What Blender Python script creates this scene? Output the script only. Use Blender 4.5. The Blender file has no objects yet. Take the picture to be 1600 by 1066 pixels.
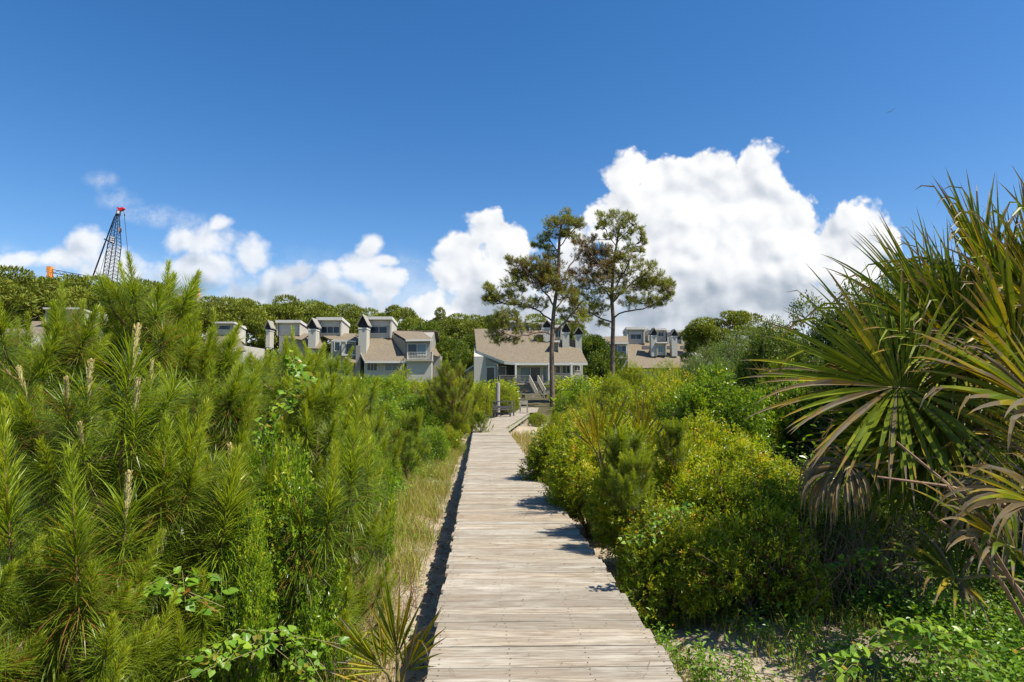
import bpy, math, random
import numpy as np
from mathutils import Vector, Matrix
R = math.radians
rng = np.random.default_rng(7)
random.seed(7)
S = bpy.context.scene
COL = S.collection

# ------------------------------------------------------------------ camera
PITCH = math.atan(75 / 1000.0)
CZ = 2.05                      # eye height, deck top is 0.45
cam = bpy.data.cameras.new('camera')
cam.sensor_width = 36.0
cam.lens = 36.0 * 1000 / 1600
cam.clip_start = 0.05
cam.clip_end = 6000
camo = bpy.data.objects.new('camera', cam)
camo.location = (0, 0, CZ)
camo.rotation_euler = (R(90) + PITCH, 0, 0)
COL.objects.link(camo)
S.camera = camo

# ------------------------------------------------------------------ light
SUN_EL, SUN_AZ = R(56), R(113)          # azimuth from +Y towards +X
SUN = Vector((math.cos(SUN_EL) * math.sin(SUN_AZ), math.cos(SUN_EL) * math.cos(SUN_AZ), math.sin(SUN_EL)))
sl = bpy.data.lights.new('sun', 'SUN')
sl.energy = 4.6
sl.angle = R(0.5)
sl.color = (1.0, 0.94, 0.82)
so = bpy.data.objects.new('sun', sl)
so.rotation_euler = SUN.to_track_quat('Z', 'Y').to_euler()
so.location = (30, -10, 40)
COL.objects.link(so)
S.view_settings.view_transform = 'Standard'
S.view_settings.look = 'None'
S.view_settings.exposure = 0.85
S.view_settings.gamma = 1.0
S.render.engine = 'CYCLES'
S.cycles.use_denoising = True
S.cycles.max_bounces = 6
S.cycles.diffuse_bounces = 3
S.cycles.transmission_bounces = 3
S.cycles.glossy_bounces = 2
S.cycles.transparent_max_bounces = 4


def raydir(px, py):
    x, y = (px - 800) / 1000.0, (533 - py) / 1000.0
    c, s = math.cos(PITCH), math.sin(PITCH)
    return Vector((x, c - y * s, s + y * c))


def P(px, py, Y):
    d = raydir(px, py)
    return Vector((0, 0, CZ)) + d * (Y / d.y)


def on_z(px, py, z):
    d = raydir(px, py)
    return Vector((0, 0, CZ)) + d * ((z - CZ) / d.z)


def on_plane(px, py, p0, n):
    d = raydir(px, py)
    o = Vector((0, 0, CZ))
    return o + d * ((p0 - o).dot(n) / d.dot(n))


def uv(px, py):
    d = raydir(px, py)
    return d.x / d.y, d.z / d.y


# ------------------------------------------------------------------ node helpers
def N(nt, t, **kw):
    n = nt.nodes.new(t)
    for k, v in kw.items():
        if k.startswith('_'):
            setattr(n, k[1:], v)
    return n


def vset(nt, sock, v):
    if isinstance(v, bpy.types.NodeSocket):
        nt.links.new(v, sock)
    elif v is not None:
        sock.default_value = v


def M(nt, op, a, b=None, c=None, clamp=False):
    n = nt.nodes.new('ShaderNodeMath')
    n.operation = op
    n.use_clamp = clamp
    for i, v in enumerate((a, b, c)):
        if v is not None:
            vset(nt, n.inputs[i], v)
    return n.outputs[0]


def VM(nt, op, a, b=None, out=0):
    n = nt.nodes.new('ShaderNodeVectorMath')
    n.operation = op
    vset(nt, n.inputs[0], a)
    if b is not None:
        if op == 'SCALE':
            vset(nt, n.inputs[3], b)
        else:
            vset(nt, n.inputs[1], b)
    return n.outputs[out]


def MR(nt, v, a, b, c=0.0, d=1.0, smooth=False):
    n = nt.nodes.new('ShaderNodeMapRange')
    if smooth:
        n.interpolation_type = 'SMOOTHSTEP'
    vset(nt, n.inputs[0], v)
    for i, x in enumerate((a, b, c, d)):
        vset(nt, n.inputs[i + 1], x)
    return n.outputs[0]


def MIX(nt, f, a, b, blend='MIX'):
    n = nt.nodes.new('ShaderNodeMix')
    n.data_type = 'RGBA'
    n.blend_type = blend
    vset(nt, n.inputs[0], f)
    for i, v in ((6, a), (7, b)):
        if isinstance(v, tuple) and len(v) == 3:
            v = v + (1,)
        vset(nt, n.inputs[i], v)
    return n.outputs[2]


def NOISE(nt, vec, scale, detail=4, rough=0.55, out=0, dist=0.0):
    n = nt.nodes.new('ShaderNodeTexNoise')
    vset(nt, n.inputs['Vector'], vec)
    n.inputs['Scale'].default_value = scale
    n.inputs['Detail'].default_value = detail
    n.inputs['Roughness'].default_value = rough
    n.inputs['Distortion'].default_value = dist
    return n.outputs[out]


def RAMP(nt, f, stops, interp='LINEAR'):
    n = nt.nodes.new('ShaderNodeValToRGB')
    vset(nt, n.inputs[0], f)
    cr = n.color_ramp
    cr.interpolation = interp
    while len(cr.elements) < len(stops):
        cr.elements.new(0.5)
    for e, (p, c) in zip(cr.elements, stops):
        e.position = p
        e.color = tuple(c) + (1,)
    return n.outputs[0]


# ------------------------------------------------------------------ world: blue sky and cumulus clouds laid out by direction
W = bpy.data.worlds.new("World")
S.world = W
W.use_nodes = True
wt = W.node_tree
wt.nodes.clear()
sky = wt.nodes.new('ShaderNodeTexSky')
sky.sky_type = 'NISHITA'
sky.sun_disc = False
sky.sun_elevation = SUN_EL
sky.sun_rotation = SUN_AZ
sky.air_density = 1.0
sky.dust_density = 0.4
sky.ozone_density = 3.0

CL = [  # cumulus bodies (px, py, rx, ry)
    (985, 272, 40, 40), (1045, 290, 75, 58), (1108, 270, 58, 50), (1188, 272, 48, 54), (1150, 330, 120, 80), (1050, 350, 105, 85),
    (962, 350, 55, 60), (1232, 335, 58, 60), (1352, 352, 50, 46), (1300, 378, 60, 48), (1392, 372, 22, 30), (1180, 420, 190, 85),
    (1330, 420, 90, 60), (1000, 430, 110, 80), (1100, 500, 210, 60), (1260, 480, 150, 60), (930, 520, 100, 50), (900, 400, 40, 50),
    (758, 358, 38, 38), (792, 384, 42, 40), (722, 395, 46, 36), (700, 430, 46, 36), (770, 430, 85, 55), (790, 490, 130, 60), (672, 480, 34, 30),
    (322, 378, 58, 42), (285, 372, 34, 30), (390, 400, 42, 34), (310, 425, 90, 48), (440, 435, 55, 34), (400, 470, 110, 40), (470, 425, 38, 26),
    (575, 425, 42, 40), (578, 385, 22, 30), (600, 408, 30, 14), (540, 480, 95, 34), (500, 450, 40, 30), (600, 462, 35, 20),
    (130, 385, 40, 36), (95, 412, 60, 26), (175, 425, 75, 42), (215, 455, 95, 40), (30, 412, 50, 18), (250, 480, 330, 26), (560, 505, 200, 34), (450, 460, 160, 34), (1090, 520, 160, 60), (1080, 470, 90, 60), (660, 500, 90, 40), (520, 430, 30, 24), (600, 440, 50, 34), (1240, 400, 90, 70), (345, 350, 24, 18)]


def cloud_group():
    g = bpy.data.node_groups.new('cloud_field', 'ShaderNodeTree')
    g.interface.new_socket('Vector', in_out='INPUT', socket_type='NodeSocketVector')
    g.interface.new_socket('H', in_out='OUTPUT', socket_type='NodeSocketFloat')
    g.interface.new_socket('B', in_out='OUTPUT', socket_type='NodeSocketFloat')
    gi = g.nodes.new('NodeGroupInput')
    go = g.nodes.new('NodeGroupOutput')
    q0 = gi.outputs[0]
    w = VM(g, 'SUBTRACT', NOISE(g, q0, 9, 3, 0.5, out=1), (0.5, 0.5, 0.5))
    q = VM(g, 'ADD', q0, VM(g, 'SCALE', w, 0.045))
    acc = None
    for (px, py, rx, ry) in CL:
        u, v = uv(px, py)
        d = VM(g, 'MULTIPLY', VM(g, 'SUBTRACT', q, (u, v, 0)), (1000.0 / rx, 1000.0 / ry, 1))
        L = VM(g, 'LENGTH', d, out=1)
        acc = L if acc is None else M(g, 'SMOOTH_MIN', acc, L, 0.18)
    b = NOISE(g, q0, 16, 7, 0.52)

    def bil(s, seed):
        vo = g.nodes.new('ShaderNodeTexVoronoi')
        vo.feature = 'SMOOTH_F1'
        vset(g, vo.inputs['Vector'], VM(g, 'ADD', VM(g, 'ADD', q0, VM(g, 'SCALE', w, 0.06)), (seed, seed, 0)))
        vo.inputs['Scale'].default_value = s
        vo.inputs['Smoothness'].default_value = 0.35
        return vo.outputs['Distance']
    bb = M(g, 'ADD', M(g, 'MULTIPLY', bil(22, 0.3), 0.42), M(g, 'ADD', M(g, 'MULTIPLY', bil(50, 1.3), 0.32), M(g, 'MULTIPLY', bil(115, 2.3), 0.26)))
    h = M(g, 'SUBTRACT', 1.0, acc)
    h = M(g, 'ADD', h, M(g, 'MULTIPLY', M(g, 'SUBTRACT', b, 0.5), 1.25))
    h = M(g, 'ADD', h, M(g, 'MULTIPLY', M(g, 'SUBTRACT', 0.42, bb), 0.62))
    g.links.new(h, go.inputs[0])
    g.links.new(M(g, 'ADD', M(g, 'MULTIPLY', bil(15, 5.3), 0.75), M(g, 'ADD', M(g, 'MULTIPLY', bil(34, 0.9), 0.36), M(g, 'MULTIPLY', NOISE(g, q0, 14, 5, 0.5), -0.7))), go.inputs[1])
    return g


tc = wt.nodes.new('ShaderNodeTexCoord')
sep = wt.nodes.new('ShaderNodeSeparateXYZ')
wt.links.new(tc.outputs['Generated'], sep.inputs[0])
yy = M(wt, 'MAXIMUM', sep.outputs[1], 0.02)
cb = wt.nodes.new('ShaderNodeCombineXYZ')
wt.links.new(M(wt, 'DIVIDE', sep.outputs[0], yy), cb.inputs[0])
wt.links.new(M(wt, 'DIVIDE', sep.outputs[2], yy), cb.inputs[1])
q = cb.outputs[0]
cg = cloud_group()
g1 = wt.nodes.new('ShaderNodeGroup'); g1.node_tree = cg
g2 = wt.nodes.new('ShaderNodeGroup'); g2.node_tree = cg
wt.links.new(q, g1.inputs[0])
wt.links.new(VM(wt, 'ADD', q, (0.010, 0.014, 0)), g2.inputs[0])
H = g1.outputs[0]
sq = wt.nodes.new('ShaderNodeSeparateXYZ')
wt.links.new(q, sq.inputs[0])
U, V = sq.outputs[0], sq.outputs[1]
soft = MR(wt, U, -0.3, 0.0, 0.6, 0.22)      # left clouds are softer
alpha = MR(wt, M(wt, 'DIVIDE', H, soft), -0.2, 1.0, 0, 1, True)
alpha = M(wt, 'MULTIPLY', alpha, MR(wt, sep.outputs[1], 0.25, 0.4))
alpha = M(wt, 'MULTIPLY', alpha, MR(wt, U, -0.3, 0.0, 0.86, 1.0))
# thin wisps
wis = None
for (px, py, rx, ry) in ((158, 284, 34, 22), (185, 312, 46, 22), (232, 335, 60, 20), (290, 342, 50, 18), (20, 420, 120, 40), (640, 400, 30, 10), (1400, 470, 200, 70), (620, 460, 60, 40)):
    u, v = uv(px, py)
    d = VM(wt, 'MULTIPLY', VM(wt, 'SUBTRACT', VM(wt, 'ADD', q, VM(wt, 'SCALE', NOISE(wt, q, 14, 5, 0.6, out=1), 0.05)), (u + 0.025, v + 0.025, 0)), (1000.0 / rx, 1000.0 / ry, 1))
    L = VM(wt, 'LENGTH', d, out=1)
    wis = L if wis is None else M(wt, 'MINIMUM', wis, L)
wa = M(wt, 'MULTIPLY', MR(wt, wis, 1.15, 0.2, 0, 1, True), M(wt, 'MULTIPLY', MR(wt, NOISE(wt, q, 26, 8, 0.7), 0.35, 0.7), 0.42))
wa = M(wt, 'MULTIPLY', wa, MR(wt, sep.outputs[1], 0.25, 0.4))
hz = M(wt, 'MULTIPLY', MR(wt, M(wt, 'ADD', V, M(wt, 'MULTIPLY', NOISE(wt, q, 11, 5, 0.6), 0.12)), 0.29, 0.13, 0, 1, True), MR(wt, sep.outputs[1], 0.1, 0.4, 0.0, 0.8))
alpha = M(wt, 'MAXIMUM', M(wt, 'MAXIMUM', alpha, wa), hz, clamp=True)
rel = M(wt, 'SUBTRACT', H, g2.outputs[0])
edge = MR(wt, H, 0.0, 0.9, 0.10, -0.04)
low = MR(wt, V, 0.20, 0.06, 0, 1, True)                       # flat shaded bases near the horizon
relb = M(wt, 'SUBTRACT', g2.outputs[1], g1.outputs[1])
lit = M(wt, 'ADD', M(wt, 'ADD', M(wt, 'MULTIPLY', rel, 0.22), M(wt, 'MULTIPLY', relb, 0.95)), 0.84)  # sunward relief of the clouds, lighting painted into their colour
lit = M(wt, 'ADD', lit, edge)
lit = M(wt, 'ADD', lit, M(wt, 'MULTIPLY', M(wt, 'SUBTRACT', NOISE(wt, q, 7, 4, 0.5), 0.5), 0.08))
bigd = None
for (px, py, rx, ry) in ((1110, 492, 190, 68), (1230, 480, 120, 50), (1010, 490, 130, 60), (790, 480, 90, 45), (350, 470, 230, 55), (560, 490, 120, 36), (930, 480, 90, 80)):
    u, v = uv(px, py)
    L = VM(wt, 'LENGTH', VM(wt, 'MULTIPLY', VM(wt, 'SUBTRACT', VM(wt, 'ADD', q, VM(wt, 'SCALE', NOISE(wt, q, 8, 4, 0.6, out=1), 0.06)), (u + 0.03, v + 0.03, 0)), (1000.0 / rx, 1000.0 / ry, 1)), out=1)
    bigd = L if bigd is None else M(wt, 'SMOOTH_MIN', bigd, L, 0.3)
dark = MR(wt, bigd, 1.25, 0.35, 0, 1, True)  # mask painting the shaded grey cloud bases
lit = M(wt, 'SUBTRACT', lit, M(wt, 'MULTIPLY', dark, 0.44))
ccol = RAMP(wt, lit, [(0.0, (0.30, 0.37, 0.46)), (0.30, (0.46, 0.52, 0.60)), (0.58, (0.70, 0.74, 0.80)), (0.80, (0.88, 0.90, 0.93)), (1.0, (1.0, 1.0, 1.0))])
bs = wt.nodes.new('ShaderNodeBackground')
hs = wt.nodes.new('ShaderNodeHueSaturation')
hs.inputs['Saturation'].default_value = 1.33
wt.links.new(sky.outputs[0], hs.inputs['Color'])
wt.links.new(MIX(wt, 1.0, hs.outputs[0], (1.10, 1.0, 1.04), 'MULTIPLY'), bs.inputs[0])
bs.inputs[1].default_value = 0.082
bc = wt.nodes.new('ShaderNodeBackground')
wt.links.new(ccol, bc.inputs[0])
bc.inputs[1].default_value = 0.57
mx = wt.nodes.new('ShaderNodeMixShader')
wt.links.new(alpha, mx.inputs[0])
wt.links.new(bs.outputs[0], mx.inputs[1])
wt.links.new(bc.outputs[0], mx.inputs[2])
wo = wt.nodes.new('ShaderNodeOutputWorld')
wt.links.new(mx.outputs[0], wo.inputs[0])

# ------------------------------------------------------------------ materials
MATS = {}


def mat(name):
    m = bpy.data.materials.new(name)
    m.use_nodes = True
    nt = m.node_tree
    nt.nodes.clear()
    MATS[name] = m
    out = nt.nodes.new('ShaderNodeOutputMaterial')
    return m, nt, out


def pbsdf(nt, col, rough=0.7, spec=0.3, normal=None, metal=0.0):
    b = nt.nodes.new('ShaderNodeBsdfPrincipled')
    if isinstance(col, tuple) and len(col) == 3:
        col = col + (1,)
    vset(nt, b.inputs['Base Color'], col)
    vset(nt, b.inputs['Roughness'], rough)
    vset(nt, b.inputs['Specular IOR Level'], spec)
    vset(nt, b.inputs['Metallic'], metal)
    if normal is not None:
        nt.links.new(normal, b.inputs['Normal'])
    return b.outputs[0]


def bump(nt, h, strength=0.4, dist=0.02):
    b = nt.nodes.new('ShaderNodeBump')
    b.inputs['Strength'].default_value = strength
    b.inputs['Distance'].default_value = dist
    nt.links.new(h, b.inputs['Height'])
    return b.outputs[0]


def leafmat(name, stops, rough=0.45, trans=0.35, spec=0.35, tint=0.25, gain=1.0):
    """leaf colours picked by the per-leaf 'tone' value; thin leaves let some light through"""
    m, nt, out = mat(name)
    at = nt.nodes.new('ShaderNodeAttribute')
    at.attribute_name = 'tone'
    oi = nt.nodes.new('ShaderNodeObjectInfo')
    f = M(nt, 'ADD', at.outputs['Fac'], M(nt, 'MULTIPLY', M(nt, 'SUBTRACT', oi.outputs['Random'], 0.5), tint * 0.25), clamp=True)
    c = RAMP(nt, f, [(p, tuple(x * gain for x in cc)) for p, cc in stops])
    p = pbsdf(nt, c, rough, spec)
    t = nt.nodes.new('ShaderNodeBsdfTranslucent')
    tcol = MIX(nt, 1.0, c, (1.35, 1.25, 0.45), 'MULTIPLY')
    nt.links.new(tcol, t.inputs[0])
    ms = nt.nodes.new('ShaderNodeMixShader')
    ms.inputs[0].default_value = trans
    nt.links.new(p, ms.inputs[1])
    nt.links.new(t.outputs[0], ms.inputs[2])
    nt.links.new(ms.outputs[0], out.inputs[0])
    return m


def simple(name, c1, c2, scale=8.0, rough=0.8, bumps=0.3, bscale=None, spec=0.25, coord='Object', stretch=(1, 1, 1), bdist=0.01):
    m, nt, out = mat(name)
    t = nt.nodes.new('ShaderNodeTexCoord')
    v = VM(nt, 'MULTIPLY', t.outputs[coord], stretch)
    n = NOISE(nt, v, scale, 6, 0.65)
    c = MIX(nt, MR(nt, n, 0.3, 0.7), c1, c2)
    nm = bump(nt, NOISE(nt, v, bscale or scale * 3, 5, 0.6), bumps, bdist) if bumps else None
    nt.links.new(pbsdf(nt, c, rough, spec, nm), out.inputs[0])
    return m


leafmat('pine_needles', [(0.0, (0.26, 0.12, 0.03)), (0.05, (0.24, 0.18, 0.05)), (0.09, (0.075, 0.12, 0.010)), (0.4, (0.17, 0.24, 0.016)), (0.7, (0.30, 0.38, 0.022)), (1.0, (0.46, 0.50, 0.045))], 0.36, 0.45, 0.35, tint=1.0)
leafmat('tall_pine_needles', [(0.0, (0.26, 0.12, 0.03)), (0.3, (0.20, 0.15, 0.035)), (0.5, (0.20, 0.23, 0.028)), (0.8, (0.33, 0.36, 0.045)), (1.0, (0.45, 0.46, 0.07))], 0.5, 0.25)
leafmat('far_pine_needles', [(0.0, (0.13, 0.13, 0.02)), (0.4, (0.135, 0.18, 0.022)), (0.75, (0.23, 0.28, 0.035)), (1.0, (0.34, 0.34, 0.05))], 0.6, 0.25, 0.2, tint=1.4)
leafmat('myrtle_leaves', [(0.0, (0.20, 0.09, 0.02)), (0.05, (0.10, 0.14, 0.012)), (0.36, (0.23, 0.31, 0.016)), (0.65, (0.36, 0.43, 0.02)), (0.93, (0.55, 0.50, 0.03)), (1.0, (0.60, 0.36, 0.05))], 0.36, 0.45, 0.4, tint=0.6)
leafmat('bright_leaves', [(0.0, (0.05, 0.10, 0.008)), (0.4, (0.14, 0.25, 0.012)), (0.8, (0.30, 0.42, 0.02)), (1.0, (0.48, 0.50, 0.04))], 0.3, 0.45, 0.45, tint=0.6)
leafmat('oak_leaves', [(0.0, (0.035, 0.065, 0.012)), (0.5, (0.10, 0.155, 0.016)), (0.85, (0.20, 0.26, 0.024)), (1.0, (0.32, 0.34, 0.04))], 0.4, 0.38, 0.35)
leafmat('grey_leaves', [(0.0, (0.07, 0.11, 0.025)), (0.5, (0.15, 0.22, 0.05)), (1.0, (0.28, 0.34, 0.09))], 0.55, 0.25, 0.3)
leafmat('vine_leaves', [(0.0, (0.30, 0.10, 0.02)), (0.03, (0.40, 0.24, 0.03)), (0.07, (0.08, 0.18, 0.018)), (0.5, (0.15, 0.28, 0.02)), (1.0, (0.30, 0.42, 0.04))], 0.4, 0.4, 0.4)
leafmat('palm_blade', [(0.0, (0.03, 0.055, 0.007)), (0.35, (0.145, 0.19, 0.012)), (0.50, (0.24, 0.26, 0.016)), (0.62, (0.33, 0.27, 0.022)), (0.75, (0.23, 0.15, 0.04)), (0.88, (0.20, 0.155, 0.09)), (1.0, (0.17, 0.145, 0.105))], 0.45, 0.25, 0.25, tint=0.1)
leafmat('dry_grass_blades', [(0.0, (0.24, 0.17, 0.08)), (0.40, (0.42, 0.33, 0.13)), (0.6, (0.28, 0.31, 0.035)), (1.0, (0.18, 0.28, 0.02))], 0.6, 0.3, 0.2)
leafmat('litter', [(0.0, (0.10, 0.06, 0.04)), (0.5, (0.22, 0.14, 0.08)), (0.85, (0.34, 0.24, 0.15)), (1.0, (0.40, 0.12, 0.03))], 0.8, 0.1, 0.2)
leafmat('candle', [(0.0, (0.34, 0.28, 0.10)), (0.8, (0.48, 0.44, 0.20)), (1.0, (0.60, 0.36, 0.12))], 0.7, 0.1, 0.1)
simple('young_bark', (0.15, 0.085, 0.04), (0.27, 0.17, 0.09), 30, 0.85, 0.6)
simple('pine_bark', (0.075, 0.05, 0.038), (0.20, 0.15, 0.115), 3.0, 0.9, 0.9, 6, stretch=(2, 2, 0.7), bdist=0.05)
simple('shrub_bark', (0.10, 0.075, 0.055), (0.21, 0.17, 0.13), 20, 0.9, 0.4)
simple('dead_twig', (0.16, 0.10, 0.07), (0.30, 0.19, 0.13), 20, 0.9, 0.4)
simple('petiole', (0.13, 0.12, 0.035), (0.24, 0.19, 0.07), 12, 0.5, 0.2)
simple('palm_trunk_fibre', (0.11, 0.08, 0.055), (0.25, 0.19, 0.14), 12, 0.9, 0.8, stretch=(1, 1, 3))
simple('trim_white', (0.54, 0.52, 0.47), (0.61, 0.59, 0.53), 2, 0.6, 0.05)
simple('weathered_post', (0.24, 0.22, 0.19), (0.36, 0.33, 0.29), 6, 0.85, 0.5, stretch=(3, 3, 0.4))
simple('shaded_wood', (0.085, 0.08, 0.075), (0.15, 0.14, 0.13), 6, 0.85, 0.5, stretch=(0.6, 3, 3))  # bench wood; the shade on its face is put into this dark colour
simple('rail_wood', (0.27, 0.245, 0.19), (0.37, 0.34, 0.27), 5, 0.8, 0.2)
simple('crane_blue', (0.035, 0.07, 0.14), (0.05, 0.09, 0.17), 1, 0.5, 0)
simple('crane_dark', (0.035, 0.04, 0.05), (0.06, 0.065, 0.075), 1, 0.5, 0)
simple('crane_red', (0.62, 0.02, 0.035), (0.70, 0.03, 0.045), 1, 0.4, 0)
simple('crane_orange', (0.75, 0.26, 0.04), (0.82, 0.32, 0.06), 1, 0.45, 0)
simple('crane_pale_orange', (0.70, 0.36, 0.24), (0.78, 0.45, 0.33), 1, 0.5, 0)
simple('sign_white', (0.72, 0.70, 0.68), (0.78, 0.76, 0.74), 1, 0.5, 0)
simple('hook_pink', (0.48, 0.30, 0.26), (0.55, 0.36, 0.30), 1, 0.5, 0)
simple('bird_grey', (0.30, 0.32, 0.36), (0.62, 0.63, 0.66), 6, 0.7, 0)
simple('bird_dark', (0.06, 0.07, 0.09), (0.12, 0.13, 0.15), 6, 0.7, 0)
simple('blind', (0.46, 0.44, 0.40), (0.55, 0.53, 0.48), 2, 0.7, 0.1)
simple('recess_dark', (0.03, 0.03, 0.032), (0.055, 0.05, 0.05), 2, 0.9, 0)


def siding(name, c1, c2, pitch=0.2):
    m, nt, out = mat(name)
    t = nt.nodes.new('ShaderNodeTexCoord')
    s = nt.nodes.new('ShaderNodeSeparateXYZ')
    nt.links.new(t.outputs['Object'], s.inputs[0])
    fr = M(nt, 'FRACT', M(nt, 'DIVIDE', s.outputs[2], pitch))
    n = NOISE(nt, VM(nt, 'MULTIPLY', t.outputs['Object'], (0.6, 0.6, 4)), 1.5, 5, 0.6)
    c = MIX(nt, n, c1, c2)
    c = MIX(nt, MR(nt, fr, 0.10, 0.02), c, tuple(x * 0.55 for x in c1))
    nt.links.new(pbsdf(nt, c, 0.75, 0.2, bump(nt, fr, 0.6, 0.03)), out.inputs[0])
    return m


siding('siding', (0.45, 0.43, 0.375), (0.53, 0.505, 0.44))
siding('siding_grey_shaded', (0.27, 0.255, 0.22), (0.33, 0.31, 0.27))  # darker copy of the siding; shaded walls carry their shade in this colour

# shingled roof
m, nt, out = mat('shingles')
t = nt.nodes.new('ShaderNodeTexCoord')
br = nt.nodes.new('ShaderNodeTexBrick')
vset(nt, br.inputs['Vector'], VM(nt, 'MULTIPLY', t.outputs['Object'], (1, 1.25, 1)))
sz = nt.nodes.new('ShaderNodeSeparateXYZ')
nt.links.new(t.outputs['Object'], sz.inputs[0])
cbx = nt.nodes.new('ShaderNodeCombineXYZ')
nt.links.new(sz.outputs[0], cbx.inputs[0])
nt.links.new(M(nt, 'MULTIPLY', sz.outputs[2], 1.8), cbx.inputs[1])
nt.links.new(cbx.outputs[0], br.inputs['Vector'])
br.inputs['Scale'].default_value = 3.2
br.inputs['Color1'].default_value = (0.130, 0.105, 0.072, 1)
br.inputs['Color2'].default_value = (0.235, 0.198, 0.143, 1)
br.inputs['Mortar'].default_value = (0.13, 0.10, 0.08, 1)
br.inputs['Mortar Size'].default_value = 0.012
br.inputs['Bias'].default_value = 0.0
c = MIX(nt, MR(nt, NOISE(nt, t.outputs['Object'], 0.5, 5, 0.7), 0.3, 0.7), br.outputs[0], (0.18, 0.15, 0.105))
c = MIX(nt, 0.45, c, MIX(nt, MR(nt, NOISE(nt, t.outputs['Object'], 5.0, 2, 0.7), 0.35, 0.65), (0.125, 0.098, 0.07), (0.255, 0.215, 0.158)))
nt.links.new(pbsdf(nt, c, 0.95, 0.1), out.inputs[0])

# window glass: dark room behind a reflective pane
m, nt, out = mat('glass')
nt.links.new(pbsdf(nt, (0.02, 0.04, 0.06), 0.12, 0.4), out.inputs[0])
m, nt, out = mat('glass_pale')
nt.links.new(pbsdf(nt, (0.07, 0.14, 0.17), 0.12, 0.5), out.inputs[0])

# deck boards
m, nt, out = mat('deck_wood')
t = nt.nodes.new('ShaderNodeTexCoord')
at = nt.nodes.new('ShaderNodeAttribute'); at.attribute_name = 'tone'
o = VM(nt, 'ADD', t.outputs['Object'], VM(nt, 'SCALE', (1.0, 1.0, 1.0), M(nt, 'MULTIPLY', at.outputs['Fac'], 37.0)))
gr = NOISE(nt, VM(nt, 'MULTIPLY', o, (1.1, 26, 26)), 3.0, 8, 0.7, dist=0.4)
gr2 = NOISE(nt, VM(nt, 'MULTIPLY', o, (2.5, 90, 60)), 2.0, 4, 0.6)
st = NOISE(nt, VM(nt, 'MULTIPLY', o, (1.2, 3, 3)), 1.4, 5, 0.6)
base = RAMP(nt, at.outputs['Fac'], [(0.0, (0.27, 0.24, 0.19)), (0.35, (0.39, 0.355, 0.285)), (0.7, (0.46, 0.41, 0.32)), (1.0, (0.43, 0.345, 0.245))])
c = MIX(nt, MR(nt, gr, 0.62, 0.40), base, (0.19, 0.155, 0.115))
c = MIX(nt, MR(nt, st, 0.5, 0.75, 0, 0.6), c, (0.54, 0.50, 0.43))
c = MIX(nt, MR(nt, st, 0.48, 0.25, 0, 0.55), c, (0.28, 0.215, 0.15))
c = MIX(nt, M(nt, 'MULTIPLY', MR(nt, gr2, 0.60, 0.72), 0.75), c, (0.11, 0.09, 0.075))
kn = nt.nodes.new('ShaderNodeTexVoronoi'); kn.inputs['Scale'].default_value = 3.4
vset(nt, kn.inputs['Vector'], VM(nt, 'MULTIPLY', o, (1, 2.2, 1)))
c = MIX(nt, MR(nt, kn.outputs['Distance'], 0.075, 0.035, 0, 0.75), c, (0.13, 0.095, 0.07))
nt.links.new(pbsdf(nt, c, 0.8, 0.2, bump(nt, gr, 0.5, 0.006)), out.inputs[0])
simple('deck_side', (0.24, 0.25, 0.16), (0.38, 0.37, 0.27), 4, 0.9, 0.4, stretch=(1, 0.3, 2))
simple('nail', (0.03, 0.028, 0.026), (0.06, 0.05, 0.045), 40, 0.6, 0)

# sand with litter, greener away from the path
m, nt, out = mat('sand')
t = nt.nodes.new('ShaderNodeTexCoord')
n1 = NOISE(nt, t.outputs['Object'], 1.6, 6, 0.65)
n2 = NOISE(nt, t.outputs['Object'], 22, 6, 0.7)
n3 = NOISE(nt, t.outputs['Object'], 160, 3, 0.6)
c = MIX(nt, n2, (0.33, 0.265, 0.18), (0.46, 0.40, 0.30))
c = MIX(nt, MR(nt, n1, 0.50, 0.68, 0, 0.8), c, (0.20, 0.15, 0.10))
c = MIX(nt, MR(nt, n3, 0.60, 0.68, 0, 0.7), c, (0.17, 0.12, 0.08))
sx = nt.nodes.new('ShaderNodeSeparateXYZ')
nt.links.new(t.outputs['Object'], sx.inputs[0])
ax = M(nt, 'ABSOLUTE', M(nt, 'ADD', sx.outputs[0], M(nt, 'ADD', M(nt, 'MULTIPLY', n1, 1.5), -0.9)))
far = M(nt, 'MAXIMUM', MR(nt, ax, 2.2, 3.6), MR(nt, sx.outputs[1], 34, 48))
c = MIX(nt, far, c, MIX(nt, n2, (0.055, 0.06, 0.025), (0.11, 0.085, 0.05)))
nt.links.new(pbsdf(nt, c, 0.95, 0.1, bump(nt, M(nt, 'ADD', n2, M(nt, 'MULTIPLY', n3, 0.4)), 0.7, 0.03)), out.inputs[0])


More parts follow.
